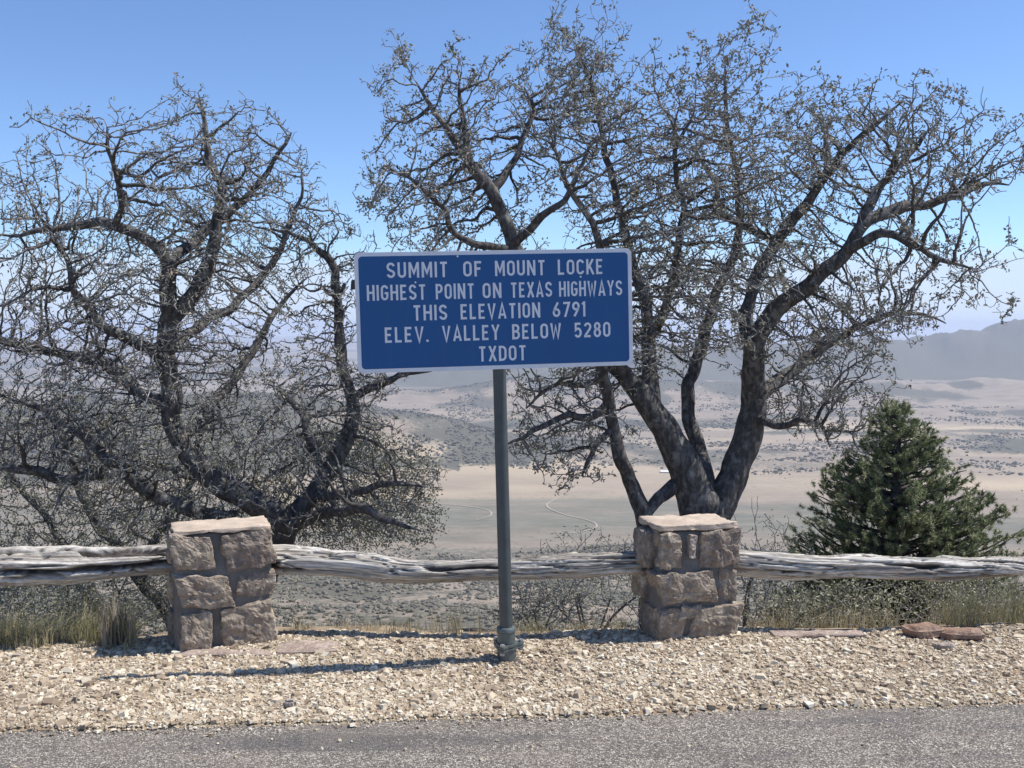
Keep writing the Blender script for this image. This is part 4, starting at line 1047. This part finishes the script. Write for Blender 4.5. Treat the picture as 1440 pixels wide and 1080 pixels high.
# ------------------------------------------------------------------ the pine
def pine(px, py_top, D, label, seed):
    r = np.random.default_rng(seed)
    g = P(px, 890, D); gz = float(height(np.array([g.x]), np.array([g.y]))[0]) - .05
    top = P(px - 4, py_top, D).z; H = top - gz; base = np.array([g.x, g.y, gz])
    root = empty('pine_tree', base); tag(root, label, 'tree')
    sc_ = D / F
    tr = smooth_path([(0, 0, 0, .085), (.02, 0, H * .3, .07), (-.03, .02, H * .6, .045), (0, 0, H * .85, .022), (0, 0, H * .985, .008)], .06)
    limb_mesh('trunk', tr, BARK, root, 12, seed)
    tr2 = smooth_path([(.05, .02, 0, .07), (.30, .05, H * .25, .06), (.42, .06, H * .5, .035), (.50, .05, H * .72, .012)], .06)
    limb_mesh('trunk', tr2, BARK, root, 10, seed + 1)
    zrel = lambda py: P(px, py, D).z - gz
    # silhouette half-widths (px left, px right) against height, from the picture
    hs = np.array([zrel(y) for y in (890, 800, 750, 700, 650, 610, 580, 568)]); 
    wl = np.array([150, 172, 150, 122, 92, 58, 32, 16]) * sc_; wr = np.array([150, 170, 165, 140, 92, 50, 26, 14]) * sc_
    hs, wl, wr = hs[::-1], wl[::-1], wr[::-1]; o_ = np.argsort(hs); hs, wl, wr = hs[o_], wl[o_], wr[o_]
    tuft = []; tdir = []; nb = 0; brV = []; brQ = []; off = 0
    for i in range(740):
        h = H * (1 - r.random() ** .85 * .93)
        if h < hs[0] * .6: continue
        a = r.uniform(0, 2 * PI)
        lw = np.interp(h, hs, wl); rw = np.interp(h, hs, wr)
        ext = (rw if math.cos(a) > 0 else lw) * abs(math.cos(a)) ** 1.0 + (lw + rw) * .5 * (1 - abs(math.cos(a)))
        ext *= r.uniform(.35, 1.0) ** .7
        ext = max(ext, .08)
        if r.random() < .45 and math.cos(a) > 0 and h < H * .7: axis = np.array([np.interp(h * .8, [0, H * .25, H * .5, H * .72], [.05, .30, .42, .5]), .05, 0])
        else: axis = np.array([0, 0, 0.])
        z0 = h - ext * r.uniform(.25, .55)
        d = np.array([math.cos(a), math.sin(a), 0]); n = 9
        t = np.linspace(0, 1, n)
        endp = d * ext
        pts = axis[None] * (1 - t)[:, None] + endp[None] * t[:, None]
        z = z0 + (h - z0) * t ** 1.5
        pts = pts + np.stack([0 * t, 0 * t, z], -1) + r.normal(0, .018, (n, 3)) * t[:, None]
        rad = np.interp(t, [0, 1], [.010 + .012 * ext, .004])
        T = np.gradient(pts, axis=0); T /= np.linalg.norm(T, axis=1)[:, None]
        u = np.cross(T, [.2, .1, 1]); u /= np.linalg.norm(u, axis=1)[:, None]; v = np.cross(T, u)
        th = np.linspace(0, 2 * PI, 4, endpoint=False)
        Vr = pts[:, None] + rad[:, None, None] * (np.cos(th)[None, :, None] * u[:, None] + np.sin(th)[None, :, None] * v[:, None])
        idx = np.arange(n * 4).reshape(n, 4) + off; nx = np.roll(idx, -1, 1)
        brV.append(Vr.reshape(-1, 3)); brQ.append(np.stack([idx[:-1], nx[:-1], nx[1:], idx[1:]], -1).reshape(-1, 4)); off += n * 4
        for tt in np.concatenate([[1., 1., .97], np.arange(.95, .35, -.06 / max(ext, .2))]):
            p = np.array([np.interp(tt, t, pts[:, j]) for j in range(3)])
            if r.random() < .8:
                tuft.append(p + r.normal(0, .035, 3)); q = d * .6 + np.array([0, 0, .8]) + r.normal(0, .55, 3); tdir.append(q / np.linalg.norm(q))
    o = mesh_np('branches', np.vstack(brV), np.vstack(brQ), BARK, root, smooth=True); o['kind'] = 'stuff'
    tuft = np.array(tuft); tdir = np.array(tdir); nt_ = len(tuft); K = 64
    print('pine tufts', nt_)
    d = np.repeat(tdir, K, 0) * .35 + r.normal(0, .8, (nt_ * K, 3)); d /= np.linalg.norm(d, axis=1)[:, None]
    b = np.repeat(tuft, K, 0) + np.repeat(tdir, K, 0) * r.uniform(-.03, .03, (nt_ * K, 1))
    s = np.cross(d, r.normal(0, 1, d.shape)); s /= np.linalg.norm(s, axis=1)[:, None]
    L_ = r.uniform(.028, .05, (nt_ * K, 1)); w_ = .0034
    V = np.stack([b + s * w_, b - s * w_, b + d * L_], 1).reshape(-1, 3)
    tone = np.clip(np.repeat(r.normal(.5, .26, nt_), K) + r.normal(0, .12, nt_ * K), 0, 1)
    o = mesh_np('needles', V, np.arange(len(V)).reshape(-1, 3), NEEDLE, root, attrs=dict(tone=np.repeat(tone, 3))); o['kind'] = 'stuff'
    return root
pine(1258, 568, 10.2, 'dark green bushy pine standing beyond the rail at the right', 5000)

# ------------------------------------------------------------------ grasses
def blades(name, base, mat, parent, hgt, wd, seed, lean=.35, tone_mu=.55):
    r = np.random.default_rng(seed); n = len(base)
    a = r.uniform(0, 2 * PI, n); h = hgt * r.uniform(.45, 1.15, n); l = h * np.abs(r.normal(0, lean, n))
    d = np.stack([np.cos(a), np.sin(a), 0 * a], -1); s = np.stack([-np.sin(a + 1.2), np.cos(a + 1.2), 0 * a], -1) * wd * r.uniform(.6, 1.3, (n, 1))
    up = np.array([0, 0, 1.])
    m1 = base + d * (l * .25)[:, None] + up * (h * .5)[:, None]; m2 = base + d * l[:, None] + up * (h * (1 - .25 * (l / h)))[:, None]
    V = np.stack([base - s, base + s, m1 + s * .8, m1 - s * .8, m2], 1)
    off = (np.arange(n) * 5)[:, None]
    q = np.array([[0, 1, 2, 3]]) + off; t = np.array([[3, 2, 4]]) + off
    tone = np.clip(r.normal(tone_mu, .22, n), 0, 1)
    return mesh_np(name, V.reshape(-1, 5 and 3), [q, t], mat, parent, attrs=dict(tone=np.repeat(tone, 5)))
def clump(px, py, D, n, rad, h, label, seed, mat=None, name='grass_tuft', cat='grass', lean=.45, wd=.0022, group='dry bunch grass along the edge'):
    g = P(px, py, D); gz = max(float(height(np.array([g.x]), np.array([g.y]))[0]), float(shoulder_z(np.array([g.x]), np.array([g.y]))[0]) if D < float(edge(g.x)) + .3 else -9)
    r = np.random.default_rng(seed); b = np.stack([r.normal(0, rad, n), r.normal(0, rad, n), np.full(n, -.01)], -1)
    o = blades(name, b, mat or GRASS, None, h, wd, seed, lean); o.location = (g.x, g.y, gz); tag(o, label, cat, group); return o
clump(640, 905, 6.44, 60, .045, .20, 'pale spiky dry grass tuft left of the sign post base', 1, lean=.40)
clump(612, 905, 6.49, 26, .03, .16, 'thin dry grass tuft left of the pale spiky tuft', 2)
clump(677, 905, 6.40, 16, .02, .24, 'few tall dry straws close to the left of the post', 3, lean=.15)
clump(752, 905, 6.46, 70, .05, .12, 'yellowish grass tuft right beside the post foot', 4, mat=GRASS_G)
clump(822, 905, 6.46, 50, .05, .14, 'straw tuft under the rail midway between post and right pillar', 5)
clump(866, 905, 6.46, 40, .04, .14, 'straw tuft under the rail just left of the right pillar', 6)
clump(430, 905, 6.49, 40, .05, .10, 'low straw tuft behind the flat pinkish flagstone', 7)
clump(520, 905, 6.49, 40, .04, .10, 'low straw tuft at the edge midway between left pillar and post', 8)
clump(165, 935, 6.02, 90, .045, .34, 'upright bundle of dry brown stalks left of the left pillar', 9, mat=m_leaf('stalk', [(.10, .08, .06), (.2, .165, .12), (.30, .25, .19), (.40, .35, .28)]), name='dry_stalks', cat='plant', lean=.13, wd=.006, group=None)
def mass(name, n, x0, x1, D0, D1, h, mat, seed, label):
    r = np.random.default_rng(seed); xp = r.uniform(x0, x1, n); D = r.uniform(D0, D1, n)
    X = (xp - 720) / F * D; k = fbm(np.stack([X * 4, D * 4, X * 0], -1), 2, seed) > -.25
    X, D = X[k], D[k]; z = np.maximum(height(X, D), np.where(D < edge(X) + .3, shoulder_z(X, D), -99))
    hh = h * np.clip(.75 + .7 * fbm(np.stack([X * 5, D * 5, X * 0], -1), 2, seed + 9), .3, 1.3)
    o = blades(name, np.stack([X, D, z - .01], -1), mat, None, hh, .0022, seed, .65); tag(o, label, 'grass', kind='stuff'); return o
mass('grass', 6500, -120, 180, 5.98, 7.3, .27, GRASS_G, 21, 'yellow-green and straw grass filling the left edge below the rail')
mass('grass', 3000, -120, 185, 5.93, 6.6, .17, GRASS, 22, 'short straw grass at the foot of the left grass')
mass('grass', 3600, 1060, 1560, 6.50, 8.2, .22, GRASS, 23, 'dry straw grass between right pillar and right edge')
mass('grass', 2600, 1340, 1560, 6.55, 8.0, .38, GRASS_G, 24, 'tall brownish green grass at the right edge')
mass('grass', 2200, 400, 900, 6.40, 7.2, .10, GRASS, 25, 'sparse short straw grass along the middle edge')

# ------------------------------------------------------------------ scrub on the far slopes and the plain
def ico():
    bm = bmesh.new(); bmesh.ops.create_icosphere(bm, subdivisions=1, radius=1)
    V = np.array([v.co[:] for v in bm.verts]); Fc = np.array([[v.index for v in f.verts] for f in bm.faces]); bm.free(); return V, Fc
IV, IF = ico()
SCRUBM = m_leaf('far_scrub', [(.07, .062, .042), (.10, .09, .06), (.13, .115, .08), (.17, .15, .11)], .0)
def scrub(name, X, Y, size, label, seed, mat=None):
    r = np.random.default_rng(seed); n = len(X)
    Z = height(X, Y)
    V = IV[None] * (1 + r.uniform(-.35, .3, (n, len(IV), 1)))
    V = V * (size[:, None, None] * np.stack([r.uniform(.8, 1.3, n), r.uniform(.8, 1.3, n), r.uniform(.55, .85, n)], -1)[:, None])
    V = V + np.stack([X, Y, Z + size * .35], -1)[:, None]
    q = IF[None] + (np.arange(n) * len(IV))[:, None, None]
    o = mesh_np(name, V.reshape(-1, 3), q.reshape(-1, 3), mat or SCRUBM, attrs=dict(tone=np.repeat(np.clip(r.normal(.5, .25, n), 0, 1), len(IV))))
    tag(o, label, 'scrub', kind='stuff'); return o
def wedge(n, r0, r1, seed, a=31):
    r = np.random.default_rng(seed); R = np.sqrt(r.uniform(r0 ** 2, r1 ** 2, n)); A = np.radians(r.uniform(-a, a, n))
    return np.sin(A) * R, np.cos(A) * R, r
X, Y, r = wedge(32000, 620, 1900, 31)
k = (fbm(np.stack([X / 60, Y / 60, X * 0], -1), 3, 90) + .5 * r.random(len(X))) > .05
X, Y = X[k], Y[k]
scrub('hillside_scrub', X, Y, np.clip(r.lognormal(math.log(2.1), .35, len(X)), 1, 5), 'dark scrub dotted over the slope below the rail', 32,
      m_leaf('slope_scrub', [(.085, .075, .05), (.125, .112, .075), (.165, .145, .10), (.21, .18, .13)], .0))
X, Y, r = wedge(110000, 2600, 6200, 33)
r3 = ridge(X, Y, R3, 420)
k = ((fbm(np.stack([X / 260, Y / 150, X * 0], -1), 4, 91) > .30) & (Y > 3050) & (r.random(len(X)) < .5)) | ((r3 > 25) & (r.random(len(X)) < .55) & (fbm(np.stack([X / 160, Y / 200, X * 0], -1), 3, 92) > -.2)) | (r.random(len(X)) < .010)
k &= ~((np.abs(X) < 600) & (Y < 3000) & (r3 < 25))
X, Y = X[k], Y[k]; print('far scrub', len(X))
scrub('valley_scrub', X, Y, np.clip(r.lognormal(math.log(3.4), .4, len(X)), 1.6, 9), 'groves of dark scrub scattered over the far plain and spur', 34)

# ------------------------------------------------------------------ tracks and a far building
TRACK = m_simple('dirt_track', (.40, .335, .255), .95, .1, 0, .1, .05)
def track(pp, wd, label_):
    pts = [G(a, b, -452) for a, b in pp]
    path = smooth_path([(p.x, p.y, 0, wd) for p in pts], 12.)
    T = np.gradient(path[:, :2], axis=0); T /= np.linalg.norm(T, axis=1)[:, None]; Nn = np.stack([-T[:, 1], T[:, 0]], -1)
    A = path[:, :2] + Nn * wd / 2; B = path[:, :2] - Nn * wd / 2
    V = np.vstack([np.c_[A, height(A[:, 0], A[:, 1]) + 1.2], np.c_[B, height(B[:, 0], B[:, 1]) + 1.2]])
    n = len(path); i = np.arange(n - 1); q = np.stack([i, i + n, i + n + 1, i + 1], -1)
    if True: q = q[:, ::-1]
    return tag(mesh_np('dirt_track', V, q, TRACK), kind='structure')
track([(800, 690), (772, 704), (772, 713), (795, 724), (822, 731), (838, 738), (834, 746), (800, 752)], 4.5, '')
track([(560, 702), (600, 704), (650, 709), (685, 716), (690, 726), (670, 733)], 4, '')
track([(1040, 634), (1080, 626), (1140, 624), (1230, 621)], 12, '')
track([(1200, 606), (1290, 602), (1360, 596), (1440, 600)], 14, '')
hp = G(935, 664, -455); hz0 = float(height(np.array([hp.x]), np.array([hp.y]))[0])
house = empty('farm_building', (hp.x, hp.y, hz0)); tag(house, 'tiny white-roofed building far off on the valley floor', 'building')
HW = m_simple('far_wall', (.5, .47, .42), .8, .2); HR = m_simple('far_roof', (.8, .8, .8), .6, .3)
mesh_np('wall', np.array([(x, y, z) for z in (-1, 4) for x, y in ((-13, -6), (13, -6), (13, 6), (-13, 6))], float), BOXQ, HW, house)
mesh_np('roof', np.array([(-14, -7, 4.01), (14, -7, 4.01), (14, 7, 4.01), (-14, 7, 4.01), (-14, 0, 7.5), (14, 0, 7.5)], float), [np.array([[0, 1, 5, 4], [2, 3, 4, 5], [0, 3, 2, 1]]), np.array([[1, 2, 5], [3, 0, 4]])], HR, house)

# ================================================================== haze
hv = bpy.data.materials.new('haze'); hv.use_nodes = True; hn = hv.node_tree; hn.nodes.clear()
ho = hn.nodes.new('ShaderNodeOutputMaterial'); pv = hn.nodes.new('ShaderNodeVolumePrincipled')
pv.inputs['Color'].default_value = (.74, .83, 1.0, 1); pv.inputs['Density'].default_value = 5.2e-5
pv.inputs['Anisotropy'].default_value = .1
hn.links.new(pv.outputs[0], ho.inputs['Volume'])
Vb = BOX8 * np.array([88000, 88000, 620.]) + np.array([0, 0, -190.])
hb = mesh_np('haze', Vb, BOXQ, hv); tag(hb, kind='stuff', label='thin pale blue haze over the whole valley', cat='haze')
hb['label'] = 'thin pale blue haze hanging over the whole valley'
